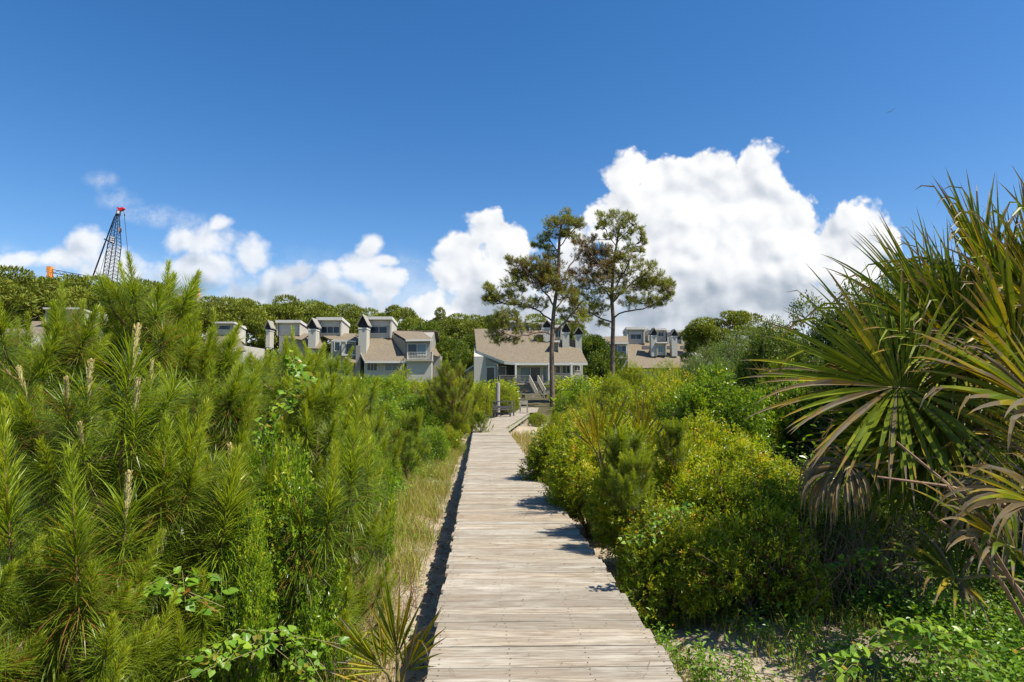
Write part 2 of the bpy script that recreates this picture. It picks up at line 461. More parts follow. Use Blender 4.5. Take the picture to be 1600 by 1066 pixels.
# ------------------------------------------------------------------ mesh builder
class G:
    def __init__(s):
        s.v, s.f, s.t, s.n = [], {3: [], 4: []}, {3: [], 4: []}, 0
        s.ng = []

    def add(s, V, F, tone=0.5):
        V = np.asarray(V, dtype=np.float64).reshape(-1, 3)
        F = np.asarray(F, dtype=np.int64)
        k = F.shape[1]
        s.f[k].append(F + s.n)
        tt = np.broadcast_to(np.asarray(tone, dtype=np.float64), (len(F),)) if np.ndim(tone) == 0 else np.asarray(tone)
        s.t[k].append(tt)
        s.v.append(V)
        s.n += len(V)

    def addn(s, V, F, tone=0.5):
        """few polygons of any size"""
        V = np.asarray([tuple(x) for x in V], dtype=np.float64)
        for f in F:
            s.ng.append(([i + s.n for i in f], tone))
        s.v.append(V)
        s.n += len(V)

    def box(s, a, b, tone=0.5):
        x0, y0, z0 = [min(i, j) for i, j in zip(a, b)]
        x1, y1, z1 = [max(i, j) for i, j in zip(a, b)]
        V = [(x0, y0, z0), (x1, y0, z0), (x1, y1, z0), (x0, y1, z0), (x0, y0, z1), (x1, y0, z1), (x1, y1, z1), (x0, y1, z1)]
        s.add(V, [(0, 3, 2, 1), (4, 5, 6, 7), (0, 1, 5, 4), (1, 2, 6, 5), (2, 3, 7, 6), (3, 0, 4, 7)], tone)
        return s

    def slab(s, pts, off, tone=0.5):
        """closed prism: polygon pts extruded by off"""
        n = len(pts)
        off = Vector(off)
        V = [Vector(p) for p in pts] + [Vector(p) + off for p in pts]
        F = [list(range(n)), list(range(2 * n - 1, n - 1, -1))] + [[(i + 1) % n, i, i + n, (i + 1) % n + n] for i in range(n)]
        s.addn(V, F, tone)
        return s

    def tube(s, pts, rad, k=6, tone=0.5, cap=True):
        pts = [Vector(p) for p in pts]
        n = len(pts)
        if np.ndim(rad) == 0:
            rad = [rad] * n
        V, F = [], []
        ref = Vector((0.31, 0.17, 0.93))
        for i, p in enumerate(pts):
            d = (pts[min(i + 1, n - 1)] - pts[max(i - 1, 0)])
            if d.length < 1e-9:
                d = Vector((0, 0, 1))
            d.normalize()
            a = d.cross(ref)
            if a.length < 0.05:
                a = d.cross(Vector((1, 0, 0)))
            a.normalize()
            b = d.cross(a)
            for j in range(k):
                th = 2 * math.pi * j / k
                V.append(p + (a * math.cos(th) + b * math.sin(th)) * rad[i])
        for i in range(n - 1):
            for j in range(k):
                F.append((i * k + j, i * k + (j + 1) % k, (i + 1) * k + (j + 1) % k, (i + 1) * k + j))
        s.add([tuple(v) for v in V], F, tone)
        return s

    def bar(s, a, b, w, h=None):
        a, b = Vector(a), Vector(b)
        h = h or w
        d = (b - a).normalized()
        x = d.cross(Vector((0, 0, 1)))
        if x.length < 0.05:
            x = Vector((1, 0, 0))
        x.normalize()
        z = x.cross(d).normalized()
        V = []
        for p in (a, b):
            for sx_, sz_ in ((-1, -1), (1, -1), (1, 1), (-1, 1)):
                V.append(tuple(p + x * sx_ * w / 2 + z * sz_ * h / 2))
        s.add(V, [(0, 1, 2, 3), (7, 6, 5, 4), (0, 4, 5, 1), (1, 5, 6, 2), (2, 6, 7, 3), (3, 7, 4, 0)])
        return s

    def scatter(s, T, F, pos, ydir, nrm, L, Wd, tone):
        """instance a small leaf template: x = width, y = length, z = along normal (times length)"""
        pos, ydir, nrm = (np.asarray(a, dtype=np.float64) for a in (pos, ydir, nrm))
        n = len(pos)
        if n == 0:
            return
        y = ydir / (np.linalg.norm(ydir, axis=1, keepdims=True) + 1e-9)
        x = np.cross(y, nrm)
        x /= (np.linalg.norm(x, axis=1, keepdims=True) + 1e-9)
        z = np.cross(x, y)
        T = np.asarray(T, dtype=np.float64)
        L = np.broadcast_to(L, (n,))[:, None, None]
        Wd = np.broadcast_to(Wd, (n,))[:, None, None]
        V = pos[:, None, :] + x[:, None, :] * T[None, :, 0:1] * Wd + y[:, None, :] * T[None, :, 1:2] * L + z[:, None, :] * T[None, :, 2:3] * L
        k = len(T)
        tone = np.broadcast_to(tone, (n,))
        base = (np.arange(n) * k)[:, None]
        off = s.n
        s.v.append(V.reshape(-1, 3))
        s.n += n * k
        for size in (3, 4):
            ff = [f for f in F if len(f) == size]
            if not ff:
                continue
            fa = np.asarray(ff)
            idx = (base[:, :, None] + fa[None, :, :]).reshape(-1, size) + off
            s.f[size].append(idx)
            s.t[size].append(np.repeat(tone, len(ff)))

    def mesh(s, name, smooth=False):
        me = bpy.data.meshes.new(name)
        V = np.concatenate(s.v).astype(np.float32) if s.v else np.zeros((0, 3), np.float32)
        loops, starts, tones, cur = [], [], [], 0
        for k in (3, 4):
            if s.f[k]:
                A = np.concatenate(s.f[k])
                loops.append(A.reshape(-1))
                starts.append(cur + np.arange(len(A)) * k)
                cur += A.size
                tones.append(np.concatenate(s.t[k]))
        for f, t in s.ng:
            loops.append(np.asarray(f))
            starts.append(np.asarray([cur]))
            cur += len(f)
            tones.append(np.asarray([t]))
        loops = np.concatenate(loops).astype(np.int32)
        starts = np.concatenate(starts).astype(np.int32)
        tones = np.concatenate(tones).astype(np.float32)
        me.vertices.add(len(V))
        me.vertices.foreach_set('co', V.reshape(-1))
        me.loops.add(len(loops))
        me.loops.foreach_set('vertex_index', loops)
        me.polygons.add(len(starts))
        me.polygons.foreach_set('loop_start', starts)
        me.update(calc_edges=True)
        a = me.attributes.new('tone', 'FLOAT', 'FACE')
        a.data.foreach_set('value', tones)
        me.polygons.foreach_set('use_smooth', np.full(len(starts), bool(smooth), dtype=bool))
        me.validate()
        return me


def ob(name, g, mt, parent=None, smooth=False, label=None):
    me = g.mesh(name, smooth) if isinstance(g, G) else g
    if isinstance(g, G):
        me.materials.append(MATS[mt])
    o = bpy.data.objects.new(name, me)
    COL.objects.link(o)
    if parent is not None:
        o.parent = parent
    if label:
        o['label'] = label
    return o


def tag(o, label, cat, group=None, kind=None):
    if label: o['label'] = label
    if cat: o['category'] = cat
    if group: o['group'] = group
    if kind: o['kind'] = kind
    return o


def thing(name, label, cat, loc=(0, 0, 0), rz=0, group=None, scale=None):
    o = bpy.data.objects.new(name, None)
    o.empty_display_size = 0.3
    COL.objects.link(o)
    o.location = loc
    o.rotation_euler = (0, 0, rz)
    if scale is not None:
        o.scale = scale if hasattr(scale, '__len__') else (scale,) * 3
    return tag(o, label, cat, group)


def copy_tree(o, parent=None):
    c = o.copy()
    COL.objects.link(c)
    if parent is not None:
        c.parent = parent
    for ch in o.children:
        copy_tree(ch, c)
    return c


LEAF = [(0, 0, 0), (0.36, 0.32, 0.10), (0.40, 0.62, 0.09), (0, 1, -0.06), (-0.40, 0.62, 0.09), (-0.36, 0.32, 0.10)]
LEAFF = [(0, 1, 2, 3), (0, 3, 4, 5)]
HEART = [(0, 0.1, 0), (0.30, -0.04, 0.02), (0.50, 0.25, 0.05), (0.30, 0.65, 0.02), (0, 1, -0.1), (-0.30, 0.65, 0.02), (-0.50, 0.25, 0.05), (-0.30, -0.04, 0.02)]
HEARTF = [(0, 1, 2, 3), (0, 3, 4), (0, 4, 5), (0, 5, 6, 7)]
NEED = [(-0.5, 0, 0), (0.5, 0, 0), (0.5, 0.5, 0.02), (-0.5, 0.5, 0.02), (0, 1, -0.10)]
NEEDF = [(0, 1, 2, 3), (3, 2, 4)]
DROOP = [(-0.5, 0, 0), (0.5, 0, 0), (0.5, 0.4, 0.01), (-0.5, 0.4, 0.01), (0.45, 0.75, -0.08), (-0.45, 0.75, -0.08), (0, 1, -0.24)]
DROOPF = [(0, 1, 2, 3), (3, 2, 4, 5), (5, 4, 6)]


def unit(a):
    return a / (np.linalg.norm(a, axis=-1, keepdims=True) + 1e-9)


def rdir(n):
    return unit(rng.normal(size=(n, 3)))


# ------------------------------------------------------------------ ground
def gz(x, y):
    x, y = np.asarray(x, dtype=float), np.asarray(y, dtype=float)
    t = np.clip((y - 42) / 36, 0, 1)
    h = t * t * (3 - 2 * t) * 1.5
    l = np.clip((-x - 6) / 14, 0, 1) * np.clip((y - 3) / 12, 0, 1)
    h = h + 0.5 * l * l * (3 - 2 * l)
    near = 0.05 * np.sin(1.7 * x + 0.6 * y) + 0.04 * np.sin(2.9 * y - 1.1 * x + 1) + 0.02 * np.sin(6.1 * x + 4.7 * y)
    d = np.abs(x + 0.048 * y - 0.4)
    h = h + near * np.clip(d - 0.3, 0, 1)
    h = h + 0.25 * np.clip((y - 60) / 40, 0, 1) * np.sin(x * 0.06) * np.sin(y * 0.05)
    return h - 0.02


def ground():
    g = G()

    def grid(xs, ys):
        X, Y = np.meshgrid(xs, ys)
        Z = gz(X, Y)
        V = np.stack([X, Y, Z], -1).reshape(-1, 3)
        nx, ny = len(xs), len(ys)
        i = np.arange(ny - 1)[:, None] * nx + np.arange(nx - 1)[None, :]
        F = np.stack([i, i + 1, i + 1 + nx, i + nx], -1).reshape(-1, 4)
        g.add(V, F)
    xs = np.concatenate([-np.geomspace(2500, 12, 28), np.linspace(-11.5, 11.5, 130), np.geomspace(12, 2500, 28)])
    ys = np.concatenate([-np.geomspace(400, 6, 10), np.linspace(-5, 20, 130), np.geomspace(20.6, 4000, 60)])
    grid(xs, ys)
    o = ob('ground', g, 'sand', smooth=True)
    tag(o, None, None, kind='structure')


ground()

# ------------------------------------------------------------------ boardwalk
def boardwalk():
    zt = 0.45
    lb, rb = on_z(665, 1066, zt), on_z(1072, 1066, zt)
    la, ra = on_z(742, 661.5, zt), on_z(790.5, 669, zt)
    # straight edges: x = a*y + b
    al = (la.x - lb.x) / (la.y - lb.y); bl = lb.x - al * lb.y
    ar = (ra.x - rb.x) / (ra.y - rb.y); br_ = rb.x - ar * rb.y
    root = bpy.data.objects.new('boardwalk', None)
    COL.objects.link(root)
    tag(root, None, None, kind='structure')
    g, nl, sd = G(), G(), G()
    y = -6.0
    r = random.Random(3)
    yend = la.y

    def edge(y):
        # section 1 then a gentle bend to the right
        if y < yend:
            return al * y + bl, ar * min(y, ra.y) + br_ + max(0, y - ra.y) * 0.085
        t = y - yend
        return al * yend + bl + t * 0.13, ar * ra.y + br_ + (yend - ra.y) * 0.085 + t * 0.085
    k = 0
    while y < 44:
        w = 0.138 + r.uniform(-0.003, 0.003)
        gap = r.uniform(0.004, 0.013)
        x0, x1 = edge(y + w / 2)
        x0 += r.uniform(-0.02, 0.02); x1 += r.uniform(-0.02, 0.02)
        z = zt + r.uniform(-0.004, 0.003)
        tw = r.uniform(-0.003, 0.003)
        sk = (x1 - x0) * 0.022 * (1 if y < yend else 0)     # boards lie square to the walk
        e = 0.004
        xm = [x0, x0 + (x1 - x0) * 0.33, x0 + (x1 - x0) * 0.66, x1]
        V, F = [], []
        bow = [0, r.uniform(-.003, .003), r.uniform(-.003, .003), 0]
        for i, x in enumerate(xm):
            yy_ = y + sk * (i / 3.0)
            zz = z + tw * (i / 3.0) + bow[i]
            V += [(x, yy_, zz - 0.036), (x, yy_, zz - e), (x, yy_ + e, zz), (x, yy_ + w - e, zz + tw), (x, yy_ + w, zz + tw - e), (x, yy_ + w, zz - 0.036)]
        for i in range(3):
            for j in range(5):
                a = i * 6 + j
                F.append((a, a + 6, a + 7, a + 1))
        g.add(V, F, r.random())
        g.addn([V[j] for j in range(6)], [list(range(6))], r.random())
        g.addn([V[18 + j] for j in range(5, -1, -1)], [list(range(6))], r.random())
        if y < 14:
            for fx in (0.035, 0.33, 0.66, 0.965):
                for fy in (0.25, 0.75):
                    cx = x0 + (x1 - x0) * fx + r.uniform(-.012, .012)
                    cy = y + w * fy + sk * fx
                    nn = 6; rr = 0.0048
                    zz = z + tw * fx + tw * fy + 0.0035
                    V2 = [(cx + rr * math.cos(6.283 * q_ / nn), cy + rr * math.sin(6.283 * q_ / nn), zz) for q_ in range(nn)]
                    nl.addn(V2, [list(range(nn))])
        y += w + gap
        k += 1
    ob('deck_boards', g, 'deck_wood', root)
    ob('nails', nl, 'nail', root)['kind'] = 'stuff'
    # stringers beneath the boards
    for side in (0, 1, 2):
        s = G()
        for (ya, yb) in ((-6, ra.y if side else yend), (yend if side == 0 else ra.y, 44)):
            pa, pb = [], []
            for yv in (ya, yb - 0.02):
                e0, e1 = edge(yv)
                x = (e0 + 0.03, e1 - 0.07, (e0 + e1) / 2)[side]
                pa.append(x)
            zb = zt - 0.042
            V = [(pa[0], ya, zb - 0.2), (pa[0] + .04, ya, zb - 0.2), (pa[0] + .04, ya, zb), (pa[0], ya, zb),
                 (pa[1], yb, zb - 0.2), (pa[1] + .04, yb, zb - 0.2), (pa[1] + .04, yb, zb), (pa[1], yb, zb)]
            s.add(V, [(0, 1, 2, 3), (7, 6, 5, 4), (0, 4, 5, 1), (1, 5, 6, 2), (2, 6, 7, 3), (3, 7, 4, 0)])
        ob('stringer', s, 'deck_side', root)
    yv = -4
    while yv < 43:
        for side in (0, 1):
            e0, e1 = edge(yv)
            x = e0 + 0.12 if side == 0 else e1 - 0.12
            p = G().box((x - .045, yv - .045, -0.4), (x + .045, yv + .045, zt - 0.045))
            ob('support_post', p, 'weathered_post', root)
        yv += 2.4
    return edge


EDGE = boardwalk()


# ------------------------------------------------------------------ houses
def plane_of(pye, Ye, pyr, Yr):
    a, b = P(800, pye, Ye), P(800, pyr, Yr)
    n = Vector((1, 0, 0)).cross(b - a).normalized()
    return a, n


def roof(root, pix, plane, th=0.16, name='roof', mt='shingles', dz=0.0):
    a, n = plane
    a = a + Vector((0, 0, dz))
    pts = [on_plane(px, py, a, n) for px, py in pix]
    return ob(name, G().slab(pts, -n * th), mt, root), pts


def pbox(root, name, mt, x0, y0, x1, y1, Y, dep, back=None):
    """box whose front face spans the given outline at distance Y"""
    a, b = P(x0, y1, Y), P(x1, y0, Y)
    return ob(name, G().box((a.x, Y, a.z), (b.x, Y + dep, b.z)), mt, root)


def window(root, x0, y0, x1, y1, Y, n=2, name='window', glass='glass', fw=0.09, mt='trim_white', pale=None):
    a, b = P(x0, y1, Y), P(x1, y0, Y)
    g = G()
    y_f, y_b = Y - 0.05, Y + 0.02
    g.box((a.x, y_f, a.z), (a.x + fw, y_b, b.z)); g.box((b.x - fw, y_f, a.z), (b.x, y_b, b.z))
    g.box((a.x + fw, y_f, a.z), (b.x - fw, y_b, a.z + fw)); g.box((a.x + fw, y_f, b.z - fw), (b.x - fw, y_b, b.z))
    f = ob(name, g, mt, root)
    wi = (b.x - a.x - 2 * fw) / n
    for i in range(n):
        xa = a.x + fw + i * wi
        gm = glass if pale is None or i not in pale else 'glass_pale'
        ob('pane', G().box((xa + (0.04 if i else 0), Y - 0.022, a.z + fw), (xa + wi - (0 if i == n - 1 else 0.02), Y + 0.012, b.z - fw)), gm, f)
        if i:
            ob('mullion', G().box((xa - 0.02, Y - 0.045, a.z + fw), (xa + 0.04, Y + 0.015, b.z - fw)), mt, f)
    return f


def chimney(root, x0, x1, ytop, ybase, Y, peak, mt='siding', dep=1.3, cap=True, side_left=0):
    """framed chimney box with a little gabled cap of two leaning boards"""
    a, b = P(x0, ybase + 8, Y), P(x1, ytop, Y)
    g = G().box((a.x, Y, a.z), (b.x, Y + dep, b.z))
    c = ob('chimney', g, mt, root)
    w = b.x - a.x
    pz = P((x0 + x1) / 2, peak, Y).z
    xm = (a.x + b.x) / 2
    h = pz - b.z
    ob('chimney_trim', G().box((a.x - .06, Y - .05, b.z - 0.22), (b.x + .06, Y + dep + .05, b.z - 0.003)), 'trim_white', c)
    g = G()
    e = 0.22
    th = 0.1
    lo = b.z + h * 0.22
    g.slab([(a.x - e, Y - .3, lo), (xm, Y - .3, pz), (xm, Y + dep + .3, pz), (a.x - e, Y + dep + .3, lo)], (0.0, 0, -th * 1.6))
    ob('chimney_cap', g, 'siding_grey_shaded', c)
    g = G()
    g.slab([(xm + .004, Y - .3, pz), (b.x + e, Y - .3, lo), (b.x + e, Y + dep + .3, lo), (xm + .004, Y + dep + .3, pz)], (0.0, 0, -th * 1.6))
    ob('chimney_cap', g, 'siding_grey_shaded', c)
    g = G()
    g.slab([(a.x + .05, Y + .12, b.z), (b.x - .05, Y + .12, b.z), (b.x - .05, Y + .12, lo + .1), (xm, Y + .12, pz - .22), (a.x + .05, Y + .12, lo + .1)], (0, dep - .24, 0))
    ob('flue_opening', g, 'recess_dark', c)
    return c


def dormer(root, x0, y0, x1, y1, Y, dep=4.0, win=None, fascia=4.5, wing=2.2, panes=2, blind=None, glass='glass', slope=0.25):
    a, b = P(x0, y1 + 3, Y), P(x1, y0, Y)
    s = b.z - P(x0, y0 + fascia, Y).z
    wg = wing * Y / 1000
    g = G()
    zt = b.z - s
    sl_ = dep * slope
    g.slab([(a.x + wg, Y + .5, a.z), (b.x - wg, Y + .5, a.z), (b.x - wg, Y + .5, zt), (a.x + wg, Y + .5, zt)], (0, dep - .5, 0))
    d = ob('dormer', g, 'siding', root)
    # side fins, fascia and the shed roof
    for xa in (a.x, b.x - wg):
        ob('dormer_fin', G().slab([(xa, Y, a.z), (xa, Y, zt), (xa, Y + dep, zt), (xa, Y + dep, a.z - 1)], (wg - 0.003, 0, 0)), 'siding', d)
    g = G()
    g.slab([(a.x - .15, Y - .25, b.z - s), (a.x - .15, Y - .25, b.z), (a.x - .15, Y + dep, b.z - sl_ * 0.5), (a.x - .15, Y + dep, b.z - s - sl_ * 0.5)], (b.x - a.x + .3, 0, 0))
    ob('dormer_roof', g, 'trim_white', d)
    if win:
        wx0, wy0, wx1, wy1 = win
        w = window(d, wx0, wy0, wx1, wy1, Y + .48, panes, glass=glass)
    if blind:
        wx0, wy0, wx1, wy1 = blind
        p0, p1 = P(wx0, wy1, Y + .4), P(wx1, wy0, Y + .4)
        ob('shutter_panel', G().box((p0.x, Y + .36, p0.z), (p1.x, Y + .5, p1.z)), 'blind', d)
    return d


def railing(root, p0, p1, h=1.0, n=None, mt='trim_white', name='railing', post=True, gap=0.16, bal=0.04):
    """balustrade between two floor points: top and bottom rail, end posts, balusters"""
    p0, p1 = Vector(p0), Vector(p1)
    g = G()
    up = Vector((0, 0, 1))
    g.bar(p0 + up * h, p1 + up * h, 0.10, 0.05)
    g.bar(p0 + up * 0.12, p1 + up * 0.12, 0.06, 0.06)
    L = (p1 - p0).length
    n = n or max(2, int(L / gap))
    for i in range(1, n):
        q_ = p0.lerp(p1, i / n)
        g.box((q_.x - bal / 2, q_.y - bal / 2, q_.z + 0.14), (q_.x + bal / 2, q_.y + bal / 2, q_.z + h - 0.03))
    if post:
        for q_ in (p0, p1):
            g.box((q_.x - .06, q_.y - .06, q_.z - .15), (q_.x + .06, q_.y + .06, q_.z + h + .02))
    return ob(name, g, mt, root)


def house_middle():
    t = thing('beach_house', 'grey beach house with broad tan roof beyond the end of the boardwalk', 'house')
    pl = plane_of(566.5, 85, 514, 93)
    pix = [(741, 514), (866, 514), (868, 531), (899, 531), (909, 549), (918, 566.5), (808, 566.5), (788, 565), (744.5, 548)]
    r, pts = roof(t, pix, pl)
    zg = 0.9
    wl = pts[0].x + .35
    xr = P(916, 566, 85).x - .25
    ze, zr = pts[6].z, pts[0].z
    # body behind the porch
    yb = 86.9
    k = (zr - ze) / 8.0
    zf = ze + (yb - 85) * k - 0.35
    xm = P(867, 530, 91).x
    g = G().slab([(wl, yb, zg), (wl, yb, zf), (wl, 92.8, zr - .35), (wl, 100.5, zr - 4.8), (wl, 100.5, zg)], (xm - wl, 0, 0))
    b = ob('wall', g, 'siding', t)
    z2 = pts[3].z
    y2 = pts[3].y
    g = G().slab([(xm + .01, yb, zg), (xm + .01, yb, zf), (xm + .01, y2 - .2, z2 - .4), (xm + .01, 100, z2 - 3.5), (xm + .01, 100, zg)], (xr - xm, 0, 0))
    ob('wall', g, 'siding', t)
    # back slopes
    ob('roof', G().slab([(wl - .4, 93.01, zr), (xm, 93.01, zr), (xm, 101, zr - 4.8), (wl - .4, 101, zr - 4.8)], (0, 0, -.16)), 'shingles', t)
    ob('roof', G().slab([(xm + .02, y2 + .01, z2), (xr + .3, y2 + .01, z2), (xr + .3, 101, z2 - 4), (xm + .02, 101, z2 - 4)], (0, 0, -.16)), 'shingles', t)
    # fascia along the eaves
    zz = ze - 0.18
    e = [pts[5], pts[6], pts[7], pts[8]]
    fg = G()
    for a_, b_ in zip(e[:-1], e[1:]):
        a1, b1 = a_ + Vector((0, -.06, -.02)), b_ + Vector((0, -.06, -.02))
        fg.slab([a1, b1, b1 + Vector((0, 0, -.34)), a1 + Vector((0, 0, -.34))], (0, 0.055, 0))
    ob('fascia', fg, 'trim_white', t)
    # screened porch wall running diagonally from back left to front
    A, B = pts[8] + Vector((.1, .25, -.4)), pts[7] + Vector((-.9, .35, -.4))
    n = Vector((B.y - A.y, -(B.x - A.x), 0)).normalized()
    zf0 = 2.75

    def wp(s, z):
        q_ = A.lerp(B, s)
        return Vector((q_.x, q_.y, z))
    def topz(s):
        return A.lerp(B, s).z
    zs, zt_ = 3.15, 5.0
    g = G()
    g.slab([wp(0, zg), wp(1, zg), wp(1, zs), wp(0, zs)], -n * .15)
    g.slab([wp(0, zt_), wp(1, zt_), wp(1, topz(1)), wp(0, topz(0))], -n * .15)
    g.slab([wp(0, zs + .002), wp(.13, zs + .002), wp(.13, zt_ - .002), wp(0, zt_ - .002)], -n * .15)
    g.slab([wp(.86, zs + .002), wp(1, zs + .002), wp(1, zt_ - .002), wp(.86, zt_ - .002)], -n * .15)
    ob('porch_wall', g, 'siding_grey_shaded', t)  # shade on this wall is put into its darker siding colour
    g = G()
    for s0, s1, z0, z1 in ((.10, .89, zt_ - .05, zt_ + .1), (.10, .89, zs - .1, zs + .05), (.10, .14, zs + .05, zt_ - .05), (.85, .89, zs + .05, zt_ - .05), (.44, .47, zs + .05, zt_ - .05)):
        g.slab([wp(s0, z0) + n * .03, wp(s1, z0) + n * .03, wp(s1, z1) + n * .03, wp(s0, z1) + n * .03], -n * .2)
    fr = ob('porch_window', g, 'trim_white', t)
    ob('pane', G().slab([wp(.13, zs) - n * .08, wp(.86, zs) - n * .08, wp(.86, zt_) - n * .08, wp(.13, zt_) - n * .08], -n * .02), 'glass', fr)
    # doors and windows on the recessed wall
    ob('porch_shade_panel', G().box((P(768, 570, 86.8).x, 86.86, 2.95), (P(806, 570, 86.8).x, 86.95, 5.4)), 'recess_dark', t)  # dark panel standing in for the shade inside the porch
    window(t, 779, 572, 791, 587, 86.84, 1)
    window(t, 812, 573, 845.5, 597, yb, 2, 'sliding_door', pale=(0,))
    window(t, 847, 573, 855, 596, yb, 1, pale=(0,))
    window(t, 868, 571, 876, 584, yb, 1)
    window(t, 878, 571, 891, 584, yb, 2)
    window(t, 897, 571, 907, 580, yb, 2)
    window(t, 864, 572, 866.4, 597, yb, 1)
    lamp = ob('porch_lamp', G().box((P(809.5, 570, yb).x - .07, yb - .18, 5.0), (P(809.5, 570, yb).x + .07, yb - .003, 5.28)), 'recess_dark', t)
    # porch deck and posts
    fl = 2.85
    ob('porch_deck', G().box((P(780, 600, 85).x, 84.4, fl - .25), (P(918, 600, 85).x, 86.88, fl)), 'rail_wood', t)
    ob('porch_skirt', G().box((P(781, 600, 85).x, 84.6, zg - .3), (P(917, 600, 85).x, 86.8, fl - .253)), 'siding_grey_shaded', t)
    for px in (806, 862, 893, 858):
        x = P(px, 570, 84.8).x
        ob('porch_post', G().box((x - .12, 84.7, fl + .002), (x + .12, 84.94, ze - .2)), 'trim_white', t)
    railing(t, (P(781, 590, 84.5).x, 84.55, fl), (P(827, 590, 84.5).x, 84.55, fl), 0.98, mt='rail_wood')
    railing(t, (P(840, 590, 84.5).x, 84.55, fl), (P(848, 590, 84.5).x, 84.55, fl), 0.98, mt='rail_wood')
    railing(t, (P(864, 590, 84.5).x, 84.55, fl), (P(917, 590, 84.5).x, 84.55, fl), 0.98, mt='rail_wood')
    # left lower shed roof
    a = P(730, 574, 90)
    ob('side_shed', G().slab([P(728, 580, 90), P(743, 569, 90), P(743, 600, 90), P(728, 600, 90)], (0, 5, 0)), 'siding_grey_shaded', t)
    ob('fascia', G().slab([P(726, 579.5, 89.9), P(744, 567.5, 89.9), P(744, 570, 89.9), P(726, 582, 89.9)], (0, -.3, 0)), 'trim_white', t)
    # dormers and chimneys on the roof
    chimney(t, 849, 860, 512, 546, 89.5, 499)
    chimney(t, 879, 889.5, 519, 550, 88.3, 503)
    chimney(t, 899.5, 909, 523, 550, 88.3, 510)
    d = dormer(t, 797, 501, 829, 524, 92.5, 4, win=(800, 509, 826, 521), fascia=3.5)
    dormer(t, 829.6, 504, 848, 521, 92.6, 4, win=(832, 509, 846, 514), fascia=3)
    dormer(t, 863, 508, 878, 531, 92.5, 4, win=(867, 515, 877, 528), fascia=4, glass='glass_pale')
    dormer(t, 864, 532, 873, 558, 87.2, 3.0, win=(867, 539, 871, 554), fascia=3, wing=1.0)
    # stairs from the porch down to the path
    st = G()
    x0, x1 = P(828.5, 600, 84).x, P(840.5, 600, 84).x
    n_ = 11
    for i in range(n_):
        z = fl - .18 * (i + 1)
        yv = 84.35 - .32 * i
        st.box((x0 + i * .08, yv - .34, z - .05), (x1 + i * .08, yv, z))
    ob('stair_treads', st, 'rail_wood', t)
    for xs in (x0 - .08, x1 + .03):
        g = G()
        g.bar((xs, 84.3, fl - .05), (xs + .88, 84.3 - 3.52, fl - 2.03), .06, .3)
        ob('stair_stringer', g, 'rail_wood', t)
        railing(t, (xs, 84.3, fl), (xs + .88, 84.3 - 3.52, fl - 1.98), 1.0, mt='rail_wood', name='stair_railing')
    return t


